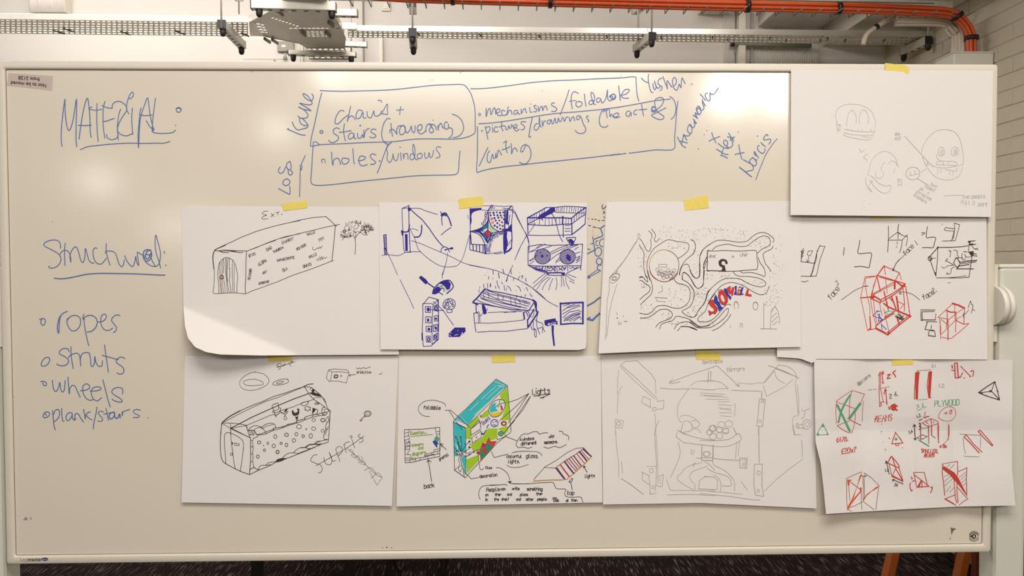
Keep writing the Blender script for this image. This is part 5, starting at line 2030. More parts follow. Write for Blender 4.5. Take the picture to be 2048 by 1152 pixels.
l2.2 960 580 930 650 980 720 1020 660 990 600 960 580
l1.8 960 580 1040 580
l1.8 980 590 1020 640 1080 636
l2.4 1020 640 1090 630
l3.2 1090 626 1244 616
l2.6 1010 690 1140 670
l2 1020 660 1230 636
l2.4 990 730 1200 730
l4 980 720 1000 690
l2 970 740 1000 700
s1.6 1040 580 1060 610 1080 600 1100 560
s1.6 1080 530 1110 570 1180 560
l2 1066 496 1110 500
s1.6 1046 516 1044 560 1050 600
s1.6 880 480 890 520 880 570
s1.6 950 476 980 490 980 540 1000 570
l1.6 860 480 900 494
l1.4 930 478 950 476
s1.6 840 590 850 600 820 620 870 640 930 680
s1.6 770 700 800 720 850 690 930 680
s1.6 940 700 900 730 890 790 850 800 846 780
l1.4 830 790 850 804
l1.2 850 920 888 916
t1.8 70 30 530 1150 face
t1.6 66 30 660 1060 2.
s1.4 470 1150 380 1080 280 1046 200 1044
l1.4 220 1030 196 1050 206 1076
@face red 1700 520 5.76
l2 390 66 310 184 240 420
l2 400 66 350 130 310 190
l2 390 66 570 146 520 240
l1.6 396 66 408 170
l1.4 408 200 430 380
l1.4 570 146 592 228
l2.4 310 176 420 206 560 250 634 272
l1.6 340 196 500 240
l2.6 310 184 330 270 350 360
l1.6 300 184 174 192 172 210 300 186
l1.4 172 210 150 300 122 436
l1.4 172 210 180 310 200 420 230 540 230 640
l3 122 436 240 426
l1.4 126 446 160 600 200 800
f 226 420 270 402 290 410 280 440 240 446
l4 270 410 350 460
l3 240 440 350 492 360 470
l2 250 400 390 320 530 240
l1.6 270 400 400 330 510 280
l2.6 350 460 500 380 630 290
l2.6 370 480 520 390 610 320
l4 526 240 600 300
l5 516 250 516 330
l4 600 300 636 280
f 600 286 640 270 634 310 610 310
l2 610 310 630 500 626 590
l2 640 300 670 480 690 640
l1.6 310 190 270 300 256 400
l3 392 360 410 440 440 560
l3.4 480 420 500 480 530 560
l4.4 536 420 548 500 560 600
l4 390 500 440 540 560 590
l2.6 460 440 510 490
l4.4 560 590 700 650
l3 500 620 380 690 300 760
l3 520 590 400 660
f 670 640 690 620 706 656 680 668
l3 680 660 580 740 460 840
l2.4 660 650 540 750 440 830
l3.4 540 660 570 750
f 430 820 460 830 464 850 430 876
l2 200 810 300 790
l3 230 650 240 800
l2.4 240 780 210 806
l3 300 760 296 790 430 860
l2 300 780 420 840
l1.4 236 440 260 600 300 750
l1.4 270 460 290 640 320 750
l1.4 340 490 370 640
l1.4 390 560 420 700 450 830
l1.6 560 480 620 510 580 560
@face green3 1700 520 5.76
l1.6 440 560 450 590 400 600 460 640 520 620
l1.4 430 480 440 590
l1.4 450 590 520 590
@face blue3 1700 520 5.76
l1.8 320 620 370 690 330 710
l1.8 340 620 330 700
l1.4 320 580 310 600 260 640 390 690
l1.6 360 730 370 800
l1.6 370 750 420 800
l1.6 300 590 350 590
@face black 1700 520 5.76
l2.4 550 620 610 690
l2.4 570 620 620 680
l2.4 530 640 590 680
l2 520 650 600 690
l2 560 690 620 640
l1.4 580 370 570 390 600 390
l2 816 574 980 576
l1.8 830 600 836 700
l1.8 818 590 820 700
l2.4 820 690 980 690
l1.6 990 620 984 690
l1.8 830 596 970 592
l1.8 880 710 1000 712
l2.4 890 716 866 800
l1.8 866 800 970 810
l3.4 920 808 966 814
l1.8 940 750 936 790
l2 910 820 904 870
l2.6 904 870 980 880
l1.8 976 820 986 880
s1.4 1390 470 1370 520 1366 550
s1.6 1390 470 1400 510 1416 520 1410 570 1396 610
l1.4 1416 570 1440 584
l1.4 1370 574 1330 620 1296 640
l1.6 1320 600 1300 640 1310 660
@face red 1700 520 5.76
l4.4 1180 500 1250 520 1310 550
l3 1200 500 1320 550
l1.4 1180 504 1100 580 1014 660
l1.4 1014 660 1130 680
l1.4 1030 670 1046 780 1046 910
l3 1110 580 1160 600 1220 600
l1.8 1120 590 1120 700 1112 780
l2.4 1130 700 1130 920
l1.4 1210 500 1206 560 1210 690
l1.8 1220 600 1224 690
l1.4 1320 550 1230 610 1120 700
l1.8 1322 550 1316 650 1312 740
l2 1212 690 1310 740
l1.4 1230 680 1280 650
l1.6 1222 690 1216 830
l1.4 1220 690 1120 790 1046 860
l1.4 1046 680 1120 740
l1.6 1310 740 1370 730 1260 830 1160 906 1060 890
l1.4 1040 700 1040 850
@beams red2 1620 710 6.777
l1.4 354 630 460 550 572 480 740 530
l1.4 360 636 470 674 620 730
l1.4 740 530 690 640 620 730
l1.4 358 640 350 780 360 930
l1.4 572 480 540 600 534 730 530 840
l1.4 616 740 614 860 600 950 570 1050 540 1056
l1.2 724 620 712 760 710 900
l1.8 370 956 440 1010 530 1056
l1.6 370 956 460 920 536 888
l1.8 510 854 600 910 690 950
l2 944 240 938 300 936 500 944 700
l1.8 960 240 956 460 996 640
l2.4 984 220 982 300 990 380
s2 930 280 944 240 956 230
s2 970 260 986 222 1004 256
l2.4 976 376 1000 380
l2.6 1024 460 1044 670
l2.6 1004 530 1020 460 1036 480
d 1034 640 10
l2 944 700 970 680 956 640
l2 960 640 1000 636
l3 1160 210 1120 240 1150 270 1160 300
s3 1050 270 1090 260 1060 290 1050 320 1090 310
d 1108 270 5
s5 1100 700 1150 670 1150 740 1110 730 1150 700 1180 690
l4 1110 680 1180 750
l2 1060 700 1090 736
l2 1090 706 1066 736
t2 80 6 880 910 BEAMS
f 1434 240 1480 236 1470 400 1462 600 1430 600
l2 1416 600 1430 240 1490 236
l1.4 1160 1050 1120 1150
l1.4 1160 1050 1240 1150
d 1160 1050 8
@beams green3 1620 710 6.777
l5 548 540 480 640 420 770 386 910
l6 370 680 420 780 480 900 540 1030
l7 680 660 600 770 540 850
l1.8 176 930 110 1040 90 1086
l1.8 176 930 210 1000 250 1080
l2 90 1086 250 1080
d 176 960 18
d 110 1076 18
d 236 1070 12
d 1166 1140 20
l1.8 650 370 660 410 690 400 690 370
@beams grey 1620 710 6.777
l1.6 790 474 840 470
l1.4 860 466 900 466
l1.6 930 460 1080 428
t1.4 50 38 660 416 Nozzeme
@beams black 1620 710 6.777
t2 60 8 1080 590 2
t2 60 8 1146 560 4.
d 974 936 6
d 968 1036 6
d 970 1066 4
@beams grey 1800 710 6.775
l1.2 230 212 420 200
l1.2 230 610 370 596
t1.2 50 0 520 440 1.2.
t1.2 40 0 430 170 2.1
@beams red2 1800 710 6.775
f 218 240 264 240 250 400 240 600 214 600 210 430
f 396 220 436 220 424 400 412 580 390 580 380 430
l2 218 240 200 430 196 600
l2 390 230 368 420 390 580 424 576
l2 230 220 264 240
l3 740 110 750 310
l3 776 110 790 300 820 300
l2.4 740 110 776 106
l2.4 700 208 740 208
l3 706 140 710 180
l2.4 750 310 800 310
l2 820 150 880 210 960 290
l2.4 820 300 850 240
d 950 290 10
s2.4 960 220 990 210 996 250 984 290
d 968 220 10
l1.6 300 920 420 862 520 900
l1.6 300 920 390 974 520 926
l1.8 420 862 430 960 432 1090
l1.8 386 980 390 1152
l1.8 516 910 520 1152
l1.8 280 920 284 1152
l1.8 340 770 336 850
l1.8 316 840 336 856 360 840
s1.2 520 850 540 780 600 720 680 700 740 730 756 800 720 870 650 896 570 880 524 850
l1.6 606 780 640 800
l1.6 640 770 606 800
t1.6 60 0 672 800 8
l1.4 660 930 656 1152
l1.6 350 900 380 930
l1.6 450 900 460 920
@beams green3 1800 710 6.775
t1.8 80 4 470 700 PLYWOOD
t1.6 70 20 240 750 2.4.
l2 300 1000 380 980
@beams black 1800 710 6.775
l2.8 1064 510 1160 440 1284 362
l2.2 1284 362 1320 480 1350 610
l2.4 1070 512 1160 550 1350 610
l2 1280 370 1240 490
l2 1230 492 1080 512
l2.2 1240 490 1350 606
d 1226 490 16
l1.6 1310 486 1334 490
l1.6 1160 556 1180 546
d 870 310 8
d 1286 368 12
f 1060 512 1110 500 1120 524
f 1310 600 1350 570 1354 614
l2 196 940 208 1152
l2 176 970 196 940 214 970
l2 186 1130 208 1150 230 1120
t1.6 36 30 130 1070 2.4
t1.6 40 30 236 860 1.2
l2.4 260 886 300 870
l2.4 360 836 390 830
l2.4 260 920 276 940 264 970 290 980 264 1010
l1.8 230 1120 300 1080 370 1104 300 1140 230 1120
l1.6 430 1090 480 1124
@beams red2 1620 850 6.4
l2 1096 96 1070 170 1046 240
l2 1096 96 1150 170 1190 230
l2.4 1046 240 1120 236 1190 230
l1.8 1096 236 1100 264 1136 262 1132 232
d 1096 96 8
t2 56 6 340 220 £478.
t2 66 8 404 370 £20x?
l2.4 1044 400 1000 470 1006 490 1140 550
l2.4 1044 400 1090 450 1140 520 1140 550
l2 1030 410 1004 470
l2.4 1050 400 1100 560 1190 720
l1.8 1010 490 1050 660 1190 720
l1.8 1140 550 1190 710
l1.8 1100 550 1050 660
l3 1060 650 1180 716
@beams black 1620 850 6.4
l2 976 460 1016 630
l2.6 966 490 976 460 992 490
l2 1060 700 1190 752
l2.6 1060 720 1060 696 1080 700
l2 1170 740 1192 756
t1.6 34 10 960 600 1.2
t1.8 36 -8 1080 780 24
d 936 216 4
d 914 84 5
l1.4 1010 160 1020 180
l1.2 964 306 968 326
d 1184 290 5
@beams orange 1620 850 6.4
f 640 640 662 640 600 800 560 930 520 1000 500 1040 476 1060 540 940 600 790
f 640 800 664 800 660 850 600 920 530 1010 480 1100 476 1060 560 940 640 850
f 476 700 540 700 510 720 504 776 484 770
f 850 790 884 780 860 810 790 850 730 900 690 964 680 960 720 890 790 840
@beams brown 1620 850 6.4
l1.2 460 690 560 640 656 600
l1.2 656 600 660 640
l1.2 470 700 470 900 476 1050
l1.2 496 780 510 960
l1.2 690 610 780 670 890 780
l1.2 676 650 684 800 680 970
l1.2 692 650 698 900 690 960
l1.6 660 650 720 660 700 640
l1.2 880 790 866 900 844 1080
l1.2 684 980 750 1030 820 1084
l1.2 500 1060 580 1030 680 980
l1.2 660 850 656 960 666 1084
l1.2 480 1070 530 1106
l1.4 520 730 640 820
@beams red2 1800 850 6.4
l1.8 264 60 266 180
l1.8 368 0 368 240
l1.8 404 0 404 130
l1.8 494 0 494 220
d 496 222 8
t2 48 -2 270 352 SMALLER.
t2 44 2 310 412 BEAMS
s1.2 628 0 630 120 600 200 540 260
t2 40 0 510 290 x 8x
l1.8 176 606 310 606
l1.8 176 606 196 700 216 800
l1.8 310 606 330 680 350 760
l1.8 190 640 280 710 370 786
f 216 800 270 700 284 706 250 790
l2.4 220 796 370 784
l2 284 710 280 800
d 366 780 10
s2.2 140 740 126 770 136 820 150 840
l2 136 830 152 846 160 830
s2.2 410 790 410 830 390 864
l2 390 800 412 790 416 810
l2.4 160 716 190 716
s2 146 660 150 690 164 680
l1.4 540 500 640 480 736 464
l2 736 464 740 600 730 680
l2 550 500 540 600 560 760 574 900
f 540 530 570 530 700 610 760 700 870 920 850 900 770 790 720 730 640 640 540 560
l1.6 740 600 850 550
l2 856 546 850 700 856 880
l2 690 640 700 800 710 940 730 1000
l2 730 700 730 860 744 990
l1.8 576 944 700 896
l3 576 944 690 1010
l1.6 690 1010 720 1030
l1.6 870 944 810 980 756 1024
l1.6 740 800 860 940
@beams grey 1800 850 6.4
l1.2 580 560 640 500
l1.2 620 580 700 500
l1.2 570 660 640 620
l1.2 570 720 680 630
l1.2 570 780 680 680
l1.2 590 860 650 780
l1.2 640 860 690 800
l1.2 750 680 840 600
l1.2 780 700 850 630
l1.2 790 740 850 680
l1.2 810 780 850 730
l1.4 220 160 290 120 340 150 290 184 220 160
l1.2 768 116 1030 130
l1.2 808 160 820 280 840 370
l1.2 1034 140 1030 300
l1.2 820 400 1014 406
@beams red2 1800 850 6.4
l2.4 820 150 900 230 1014 356
l2 850 124 940 240 1050 346
l2.2 820 150 850 124
l2.2 1000 80 1090 180 1180 266
l2.2 1026 66 1120 170 1190 260
l2.2 1000 80 1026 66
d 1014 354 6
d 1180 262 7
@beams green3 1800 850 6.4
l3 240 190 370 270
d 370 270 7
@house teal2 890 740 9.6
f 980 186 1190 300 1000 470 800 660 600 850 430 1060 200 950 400 760 640 510 860 300
@house teal2 890 840 8.86
f 150 40 360 140 362 330 370 640 366 960 340 930 300 800 290 700 300 640 170 640 160 400
@house paper 890 840 8.86
f 170 880 230 840 250 780 240 620 200 600 170 560 230 560 180 400 250 520 270 400 300 520 440 380 460 560 380 640 300 640 290 700 330 830 340 990
f 170 880 330 960 360 1020
@house lime 890 840 8.86
f 480 0 620 0 450 150 370 140
f 374 140 450 160 470 340 374 330
f 460 420 640 330 760 150 930 150 930 320 700 400 640 480 620 520 500 550 470 500
f 374 700 600 610 600 720 390 940
f 940 150 1110 100 1120 190 1060 240
@house lime 890 740 9.6
f 1190 330 1230 640 1240 960 1080 960 1150 760 1160 620 1070 540 1050 480
f 700 860 840 740 840 880 720 930
f 440 1060 640 880 660 950 500 1120
@house teal2 890 740 9.6
f 980 620 960 720 1020 780 870 820 860 740 900 660
@house paper 890 740 9.6
l1.2 960 220 1150 300
l1.6 1020 300 1120 320
l.8 990 300 700 560
l.8 1060 320 800 560
l1 640 620 480 780
l.8 860 600 560 860
l1.2 1120 360 880 580
l.8 420 1030 300 900
l.8 340 1000 240 940
@house lime2 890 740 9.6
l.8 760 780 740 880
l.8 1190 480 1200 700
l.8 1170 560 1180 620
@house yellow 890 740 9.6
f 870 830 980 820 1100 780 1060 850 980 890 900 880
@house red2 890 740 9.6
f 1060 680 1090 670 1120 760 1080 776
f 660 870 710 870 700 930
@house green3 890 740 9.6
s2.4 1040 660 1050 600 1060 570
s2.4 970 720 1000 680 1050 660 1080 640 1150 630
s2.4 1020 710 1030 670 1050 660
f 570 1090 620 1090 620 1130 580 1136
@house black 890 740 9.6
l1.4 980 172 1200 300 1210 420 1240 780 1250 1000 1270 1152
l1.4 980 172 800 350 600 550 400 750 250 880 156 990
l1.4 1196 310 960 540 700 800 520 980 440 1060
s1.6 1050 560 940 600 860 700 840 800 900 890 970 900 1060 860 1130 760 1156 650 1120 580 1050 560
l1.4 0 772 110 772 260 900 490 1120
l1.4 80 780 170 920 330 1152
l1.4 1190 630 1400 560 1610 450
l1.4 1610 450 1340 720 1050 970
l1.4 1610 450 1440 710 1220 1010
l1.4 1632 530 1500 760 1260 1040 1180 1152
l1.4 500 1130 660 960 690 1080
l1.2 690 1080 640 1152
e1.4 1132 1026 48 42
l1.2 156 990 400 1110
@house blue3 890 740 9.6
e1.8 950 1020 70 70
l1.6 920 1000 930 1010
l1.6 960 990 990 990
l1.6 920 1050 980 1060
t1.4 80 40 730 1060 Gues
@house red2 890 740 9.6
e2.4 1132 1026 36 30
@house paper 890 840 8.86
f 460 160 610 50 630 150 470 270
f 480 310 640 210 640 310 490 410
@house green3 890 840 8.86
f 530 130 560 120 576 150 550 170 530 156
d 990 240 44
@house red2 890 840 8.86
d 560 308 16
f 540 580 620 540 660 400 720 420 776 300 810 380 920 370 850 480 700 640 630 720 620 620
@house emerald 890 840 8.86
f 650 520 740 430 820 420 830 490 760 580 650 690 620 620
@house magenta 890 840 8.86
d 692 450 36
@house black 890 840 8.86
l1.4 150 30 152 200 160 500 170 880
l1.8 166 884 260 950 360 1024
l1.4 150 30 250 90 360 140
l1.2 364 140 372 500 370 960
l1.4 1160 60 1170 210 1070 290 930 400 820 520 630 730 500 860 360 1024
l1.4 456 160 460 270 630 160 630 40
l1.4 460 160 620 30
l1.4 476 310 640 190 640 310 490 400
l1.4 476 310 484 410
s1.4 230 600 260 640 240 700 260 800 170 884
s1.8 320 600 280 660 290 760 320 860 340 1000
s1.6 180 300 220 350 250 440 280 560 290 610
s1.6 280 300 290 400 290 480 300 560
s1.6 440 370 380 440 320 520 300 600
s1.6 160 480 200 530 260 590 280 640
s1.6 160 560 220 600 280 620
s1.6 460 480 380 540 310 590
s1.6 320 620 380 640 460 600 500 560 620 520
s1.4 350 570 400 590 460 560
s1.4 230 380 240 460 270 540
d 194 304 14
d 232 400 14
d 360 420 13
d 434 380 20
d 430 480 18
d 440 430 12
d 210 550 16
d 216 600 16
d 276 530 12
d 432 610 14
d 510 570 12
d 370 650 12
s1.4 260 800 240 870 280 920
s1.4 280 800 300 860 270 920
s1.4 580 540 590 660 610 800 620 860 650 880 684 856
t1.6 44 0 710 866 TIles
s1.4 904 846 980 850 1060 900 1120 970 1150 1070
f 1110 1090 1180 1080 1164 1126
t1.7 54 6 614 1026 decoration
l1.4 360 940 420 990 460 1040 590 1020
s1.4 820 550 850 620 880 660 1000 630 1120 604
s1.2 1190 580 1300 556 1400 550 1506 552
t1.8 56 0 1094 670 colorful
t1.8 56 0 1116 760 lights.
s1.2 1094 794 1150 830 1260 840 1380 820 1480 784
l1.4 1070 290 1180 330 1280 370
l1.4 920 320 930 350 1070 290 1060 230
e1.4 1040 60 44 38
e1.4 990 240 46 42
l1.4 1240 0 1130 130 1040 240
s1.4 1180 1128 1300 1132 1500 1126
@house red2 890 840 8.86
d 278 296 18
d 370 650 8
@house blue3 890 840 8.86
f 640 220 700 240 680 264 640 250
l2 690 240 730 180
l2 770 80 740 140
@house black 790 740 7.2
s1.2 730 524 710 480 620 446 540 434 440 446 360 500 336 560 360 620 420 660 500 668
t1.8 50 -2 412 560 foldable
l1.4 136 858 400 850 644 824
l1.4 136 858 136 1000 150 1152
l1.2 208 858 190 940 210 960 200 1040 220 1040 210 1152
l1.2 136 910 190 896
l1.2 140 960 200 940
l1.2 144 1010 200 990
l1.2 146 1070 216 1040
l1.2 150 1110 210 1096
l1.4 644 824 644 920 650 1152
l1.2 580 836 600 950
l1.2 596 890 644 880
l1.2 606 926 644 914
l1.4 650 1060 740 1146
l1.4 680 1110 650 1060 696 1066
@house lime2 790 740 7.2
t1.8 44 4 220 930 Question...
l1.8 230 956 540 926
t1.7 40 6 240 1100 answers
t1.7 40 6 336 1144 and
@house green3 790 740 7.2
f 600 940 620 960 640 990 620 1034 580 1020 564 990
@house blue3 790 740 7.2
f 540 1030 570 1010 600 1030 630 1060 600 1080 616 1100 600 1116 560 1060
@house lime2 800 880 8.23
t1.7 50 10 200 258 diagrams.
@house black 800 880 8.23
l1.4 80 0 84 372 200 366 360 324 656 270
l1.4 656 270 654 0
l1.2 90 230 170 240 176 280 210 300 254 296 260 340
l1.2 84 300 140 290 200 310
l1.2 84 330 160 326 250 320
l1.2 160 326 160 366
l1.2 330 290 334 326
l1.2 254 300 400 280 460 260 560 240 650 224
l1.2 404 260 410 240 520 210 620 180 650 174
l1.4 400 264 460 256 520 240 560 230
l1.2 460 264 460 300
l1.2 560 234 564 276
l1.2 520 210 524 240
l1.2 556 160 656 140
l1.2 556 160 560 190
l1.2 620 180 624 220
l1.2 90 40 160 20
l1.2 90 100 160 80
l1.2 90 150 160 150 160 80
l1.2 130 190 160 180
l1.2 130 190 130 230
l1.8 464 330 490 480 520 680
l1.8 444 360 464 326 514 356
t1.8 70 8 400 796 back
t1.6 40 26 650 334 graffiti
s1.4 1320 976 1296 900 1320 800 1400 750 1640 736
t1.8 60 4 1424 850 People
@house black 1000 740 7.2
t2 76 6 468 354 Lights
l1.8 484 376 640 350 724 344 600 398
l2.4 580 400 630 396
l1.4 170 770 440 372
t1.7 42 5 286 1020 4.windows
t1.7 40 5 704 980 with
t1.8 44 6 304 1086 different
t1.8 44 4 634 1064 seasons.
s1.4 690 904 630 904 570 920 540 890 490 886 440 904 400 920 340 920 290 960 246 1030 234 1080 270 1116 340 1110 400 1124 460 1112
s1.4 630 1106 700 1124 790 1096 860 1116 960 1070
s1.4 850 880 900 884 910 916 970 940 994 970 984 1006
@house black 980 880 8.23
t1.8 60 0 596 290 glass,
s1.2 760 190 830 216 858 260
s1.2 370 210 440 190 600 184 760 190
l1.2 896 446 1080 340 1280 200 1420 134 1536 126
l1.2 1540 140 1400 240 1240 340 1080 456
l1.2 896 450 1080 460
l1.2 896 450 720 650
l1.4 1540 130 1670 270
l1.8 1600 530 1540 430
l1.8 1540 460 1544 426 1576 444
t1.7 50 4 1560 620 lights
s1.8 1354 820 1330 700 1300 690 1346 632 1360 650 1330 700
t1.8 66 0 1270 900 top
s1.4 350 716 600 720 800 704 960 696 1040 700 1070 760 1100 800 1240 806 1246 830 1230 880 1260 930 1360 940 1480 936 1510 960 1530 1024
f 290 684 354 676 330 716
s1.4 0 748 120 740 240 730 286 744
t1.8 44 0 176 826 can
t1.8 44 0 364 820 write
t1.9 50 0 604 830 something
t1.8 42 0 -76 920 on
t1.8 42 0 84 916 them
t1.8 42 0 284 914 and
t1.8 42 0 496 916 place
t1.8 42 0 764 904 them
t1.8 42 0 -76 1000 in
t1.8 42 0 70 996 the
t1.8 42 0 188 994 shelf
t1.8 42 0 432 994 and
t1.8 42 0 592 996 other
t1.8 42 0 780 992 people
t1.6 40 -6 1030 970 can
t1.7 40 0 1040 1014 look
t1.8 40 0 1250 1014 at
t1.8 40 0 1340 1010 them.
@house tan 980 880 8.23
l2.4 716 672 860 664 1000 656 1200 654
l2 1256 650 1400 530 1560 390 1670 270
@house purple 980 880 8.23
f 1070 456 1110 456 1250 650 1220 650
l3.4 1226 350 1300 450 1380 550
l2.4 1376 256 1440 340 1510 436
l3.4 1470 190 1530 260 1590 336
l3 1534 146 1600 210 1670 270
l1.8 1296 300 1360 380 1440 480
@house red2 980 880 8.23
l3.2 1156 400 1220 490 1306 600
l2 1256 316 1330 410 1420 510
l2 1330 270 1400 360 1480 460
l2 1426 216 1480 290 1556 380
l1.6 1500 170 1560 240 1620 310
@mirror pencil 1200 700 6.778
s1.2 270 220 340 160 420 150 500 146
l1.4 500 140 700 330 756 420
l1.2 750 420 760 600
l1.4 290 210 480 370 760 640
l1.2 280 230 480 430 740 660
l1.2 256 270 240 400 236 600
s1.2 300 490 260 560 240 700 236 860
l1.2 210 940 316 956 300 1060 206 1044 210 940
e1.6 252 996 28 28
l1.2 210 1050 212 1152
l1.4 584 626 680 668
l1.4 584 626 566 710 690 780
l1.2 680 668 684 780
l1.2 780 696 866 680 860 790 840 800 780 800
e1.4 740 800 26 26
l1.2 760 640 790 700
l1.2 744 860 756 1000 760 1040 750 1150
l1.2 800 950 762 1040
l1.4 1559 224 1260 320 940 440
l1.4 990 384 940 440 960 456 1090 430
l1.6 820 516 980 530 1220 524
s1 1220 490 1300 430 1400 420 1559 420
l1.2 1240 520 1400 534 1559 540
s1.2 1200 530 1120 640 1060 740 1050 860 1080 960 1110 980
l1.6 1474 280 1464 440
l1.6 1502 290 1500 420
s1.4 1130 970 1190 960 1240 1000 1250 1060 1210 1100 1140 1110
l1.6 1126 990 1096 1100
s1.4 1240 960 1300 950 1350 990 1330 1040 1270 1050 1240 1010
l1.4 1050 1086 1160 1150
s1.2 1220 1100 1260 1070 1340 1080 1370 1130
e1.2 1520 1060 40 40
e1.2 1480 1116 36 36
s1 1090 920 1110 890 1200 890 1300 930
@mirror pencil 1400 700 6.775
t1.4 50 4 34 190 Removable
t1.4 60 4 370 296 Mirrors
l1.4 0 290 120 250 230 210 380 350 530 494
l1.2 524 430 530 494 480 470
l1.6 118 290 104 440
l1.6 150 290 142 414
s1.2 0 420 140 414 260 430 340 480 380 524
s1.2 0 530 140 540 260 524 380 520
l1.6 430 544 600 552 820 558
s1 540 446 680 460 780 444 860 446
l1.4 860 446 1000 270 1066 200
l1.2 880 440 1010 280
l1.8 930 210 1130 280 1340 380
l1.4 1020 250 1200 320 1310 360
s1.2 1060 200 1180 220 1280 290 1310 380 1290 450
s1.2 1010 280 1030 360 1090 420 1150 450
l1.2 1260 400 1140 500 900 630
l1.2 860 480 900 620
l2 838 556 836 650
l1.6 816 664 884 666 866 850 848 1040 770 1026 790 860 806 664
e1.4 848 696 18 20
e1.2 812 964 16 20
l1.4 796 1040 792 1150
l1.2 1290 460 1310 640 1330 860
l1.2 1320 470 1340 700 1340 880
l1.2 1330 888 1270 900 1250 960 1256 1060 1280 1150
l1.8 1310 1000 1330 994 1340 1056 1310 1050 1304 1010
l1.8 1350 1010 1400 1006
l1.8 1340 1060 1416 1056
e1.4 1446 1006 58 68 14
e1.2 1446 1006 28 34 14
s1.4 1376 930 1410 900 1424 820
s1.2 1380 800 1390 826 1430 820 1440 810 1490 796
e1.4 180 1060 46 42
e1.4 130 1116 40 38
e1.4 264 1080 44 36
e1.2 390 1000 54 44
e1.2 290 1010 50 40
e1.2 350 1090 44 34
l1.2 450 1050 500 1140
l1.2 480 720 470 900
l1 0 580 340 600
l1 60 620 380 640
l1 80 664 390 670
l1 240 700 400 700
l1 250 740 430 750
l1 260 780 430 820
l1 270 800 420 790
l1 270 850 430 850
l1 280 890 430 900
l1 0 610 300 620
@mirror pencil 1200 850 6.583
l1.2 206 60 220 300 246 500 250 680
l1.2 280 480 300 640
l2 280 706 400 780 570 910
l1.4 740 0 720 100 730 300 746 500 740 690 730 870
l1.2 740 120 750 300 760 500 766 670
l1.4 616 544 740 544
l1.4 544 616 650 666
l1.4 560 620 556 720 650 786
l1.4 640 660 660 800 660 906
l1.4 656 912 740 896
l1.4 740 690 836 650 820 800 800 814 730 790
e1.4 676 600 24 32
e1.2 700 820 16 24
l1.2 760 700 766 780
l1.2 790 690 796 780
l1.4 1020 66 1180 140 1340 180 1514 200
l1.4 1020 90 1000 150 1100 230 1300 256 1514 280
s1.4 1030 220 1056 340 1040 440 980 580 930 690
l1.2 870 710 930 860 1200 860 1514 870
l1.4 880 920 1200 912 1514 930
l1.4 1346 260 1340 430
l1.4 1494 270 1490 430
e1.2 1410 380 44 34
l2 1336 430 1486 430 1486 468 1336 464 1336 430
l1.6 1270 432 1330 436
t1.2 50 0 1190 376 2/
s1.2 1340 494 1200 530 1120 570 1080 620 1016 700 1100 780 1230 850
s1.2 1416 540 1300 580 1210 620 1180 690 1230 770
l1.4 1300 840 1310 730 1380 680 1480 680
l1.4 1300 840 1514 852
l1.4 1250 770 1250 850
l1.4 1260 500 1220 520 1240 550
s1.2 1380 490 1420 500 1514 600
@mirror pencil 1400 850 6.583
s1.4 0 200 140 206 280 200 400 180 500 110 546 170 520 210 400 270 280 284 170 276 0 256
l1.4 440 40 486 130
e1.4 260 140 42 42
e1.4 170 150 44 44
e1.4 170 46 42 40
e1.4 126 100 36 34
e1.4 256 60 40 36
e1.2 340 80 44 36
e1.2 80 380 44 34
l1.8 170 440 340 456 520 466
l1.4 24 270 20 430
l1.4 172 260 166 430
l1.8 526 436 620 436 614 570 524 560 526 436
l1.2 546 460 600 456 598 560
e1.2 572 520 14 20
s1.4 160 470 190 530 250 560 340 610 420 690 456 760 456 870
s1.4 100 570 180 620 290 650 380 690 416 770 400 800 290 800
l1.4 60 674 180 684 230 720 226 850 0 840
s1.2 180 660 240 690 276 770 270 880
l1.2 520 220 500 400
l1.2 480 230 470 440
l1.2 0 860 560 910
l1.4 0 900 200 920 400 940 700 984 790 986
l1.8 776 30 776 200 780 500
l1.6 720 516 820 516 816 800 840 940 730 920 710 780 716 520
e1.4 770 630 24 28
e1.2 768 864 18 20
l1.2 850 870 1000 720 1160 590 1350 450
l1.2 540 740 620 850
l1.4 1230 0 1250 130 1330 126
l1.2 1340 200 1350 420
"""
build_ink(DATA)

# ------------------------------------------------------------------ tape
def tape(pts, depth, extra, label, nx=6, ny=3):
    bm = bmesh.new()
    a, b2, c, d = pts
    G = [[bm.verts.new(hit((1 - v) * ((1 - u) * a[0] + u * b2[0]) + v * ((1 - u) * d[0] + u * c[0]), (1 - v) * ((1 - u) * a[1] + u * b2[1]) + v * ((1 - u) * d[1] + u * c[1]), depth, extra))
          for u in [i / nx for i in range(nx + 1)]] for v in [j / ny for j in range(ny + 1)]]
    for j in range(ny):
        for i in range(nx): bm.faces.new((G[j][i], G[j + 1][i], G[j + 1][i + 1], G[j][i + 1]))
    bmesh.ops.transform(bm, matrix=Matrix.Translation(-G[0][0].co.copy()), verts=[]) if False else None
    o = obj('masking_tape', bm, M['tape'])
    md = o.modifiers.new('t', 'SOLIDIFY'); md.thickness = .00025
    return tag(o, label, 'tape', 'strips of yellow masking tape')
D = lambda k: S[k][1]
tape([(563, 407), (613, 401), (615, 416), (566, 422)], D('ext'), .0006, 'yellow tape holding the greetings building sheet')
tape([(917, 398), (964, 392), (967, 412), (918, 418)], D('blue2'), .0006, 'yellow tape holding the navy ink sheet')
tape([(1367, 400), (1415, 390), (1418, 416), (1370, 421)], D('graf'), .0006, 'yellow tape holding the winding paths sheet')
tape([(535, 706), (584, 706), (584, 722), (537, 723)], D('sup'), .0006, 'yellow tape holding the round holes shed sheet, half hidden by the sheet above')
tape([(983, 710), (1030, 708), (1031, 724), (984, 726)], D('house'), .0006, 'yellow tape holding the coloured house sheet')
tape([(1392, 700), (1440, 704), (1441, 721), (1392, 719)], D('mirror'), .0006, 'yellow tape holding the faint pencil machine sheet')
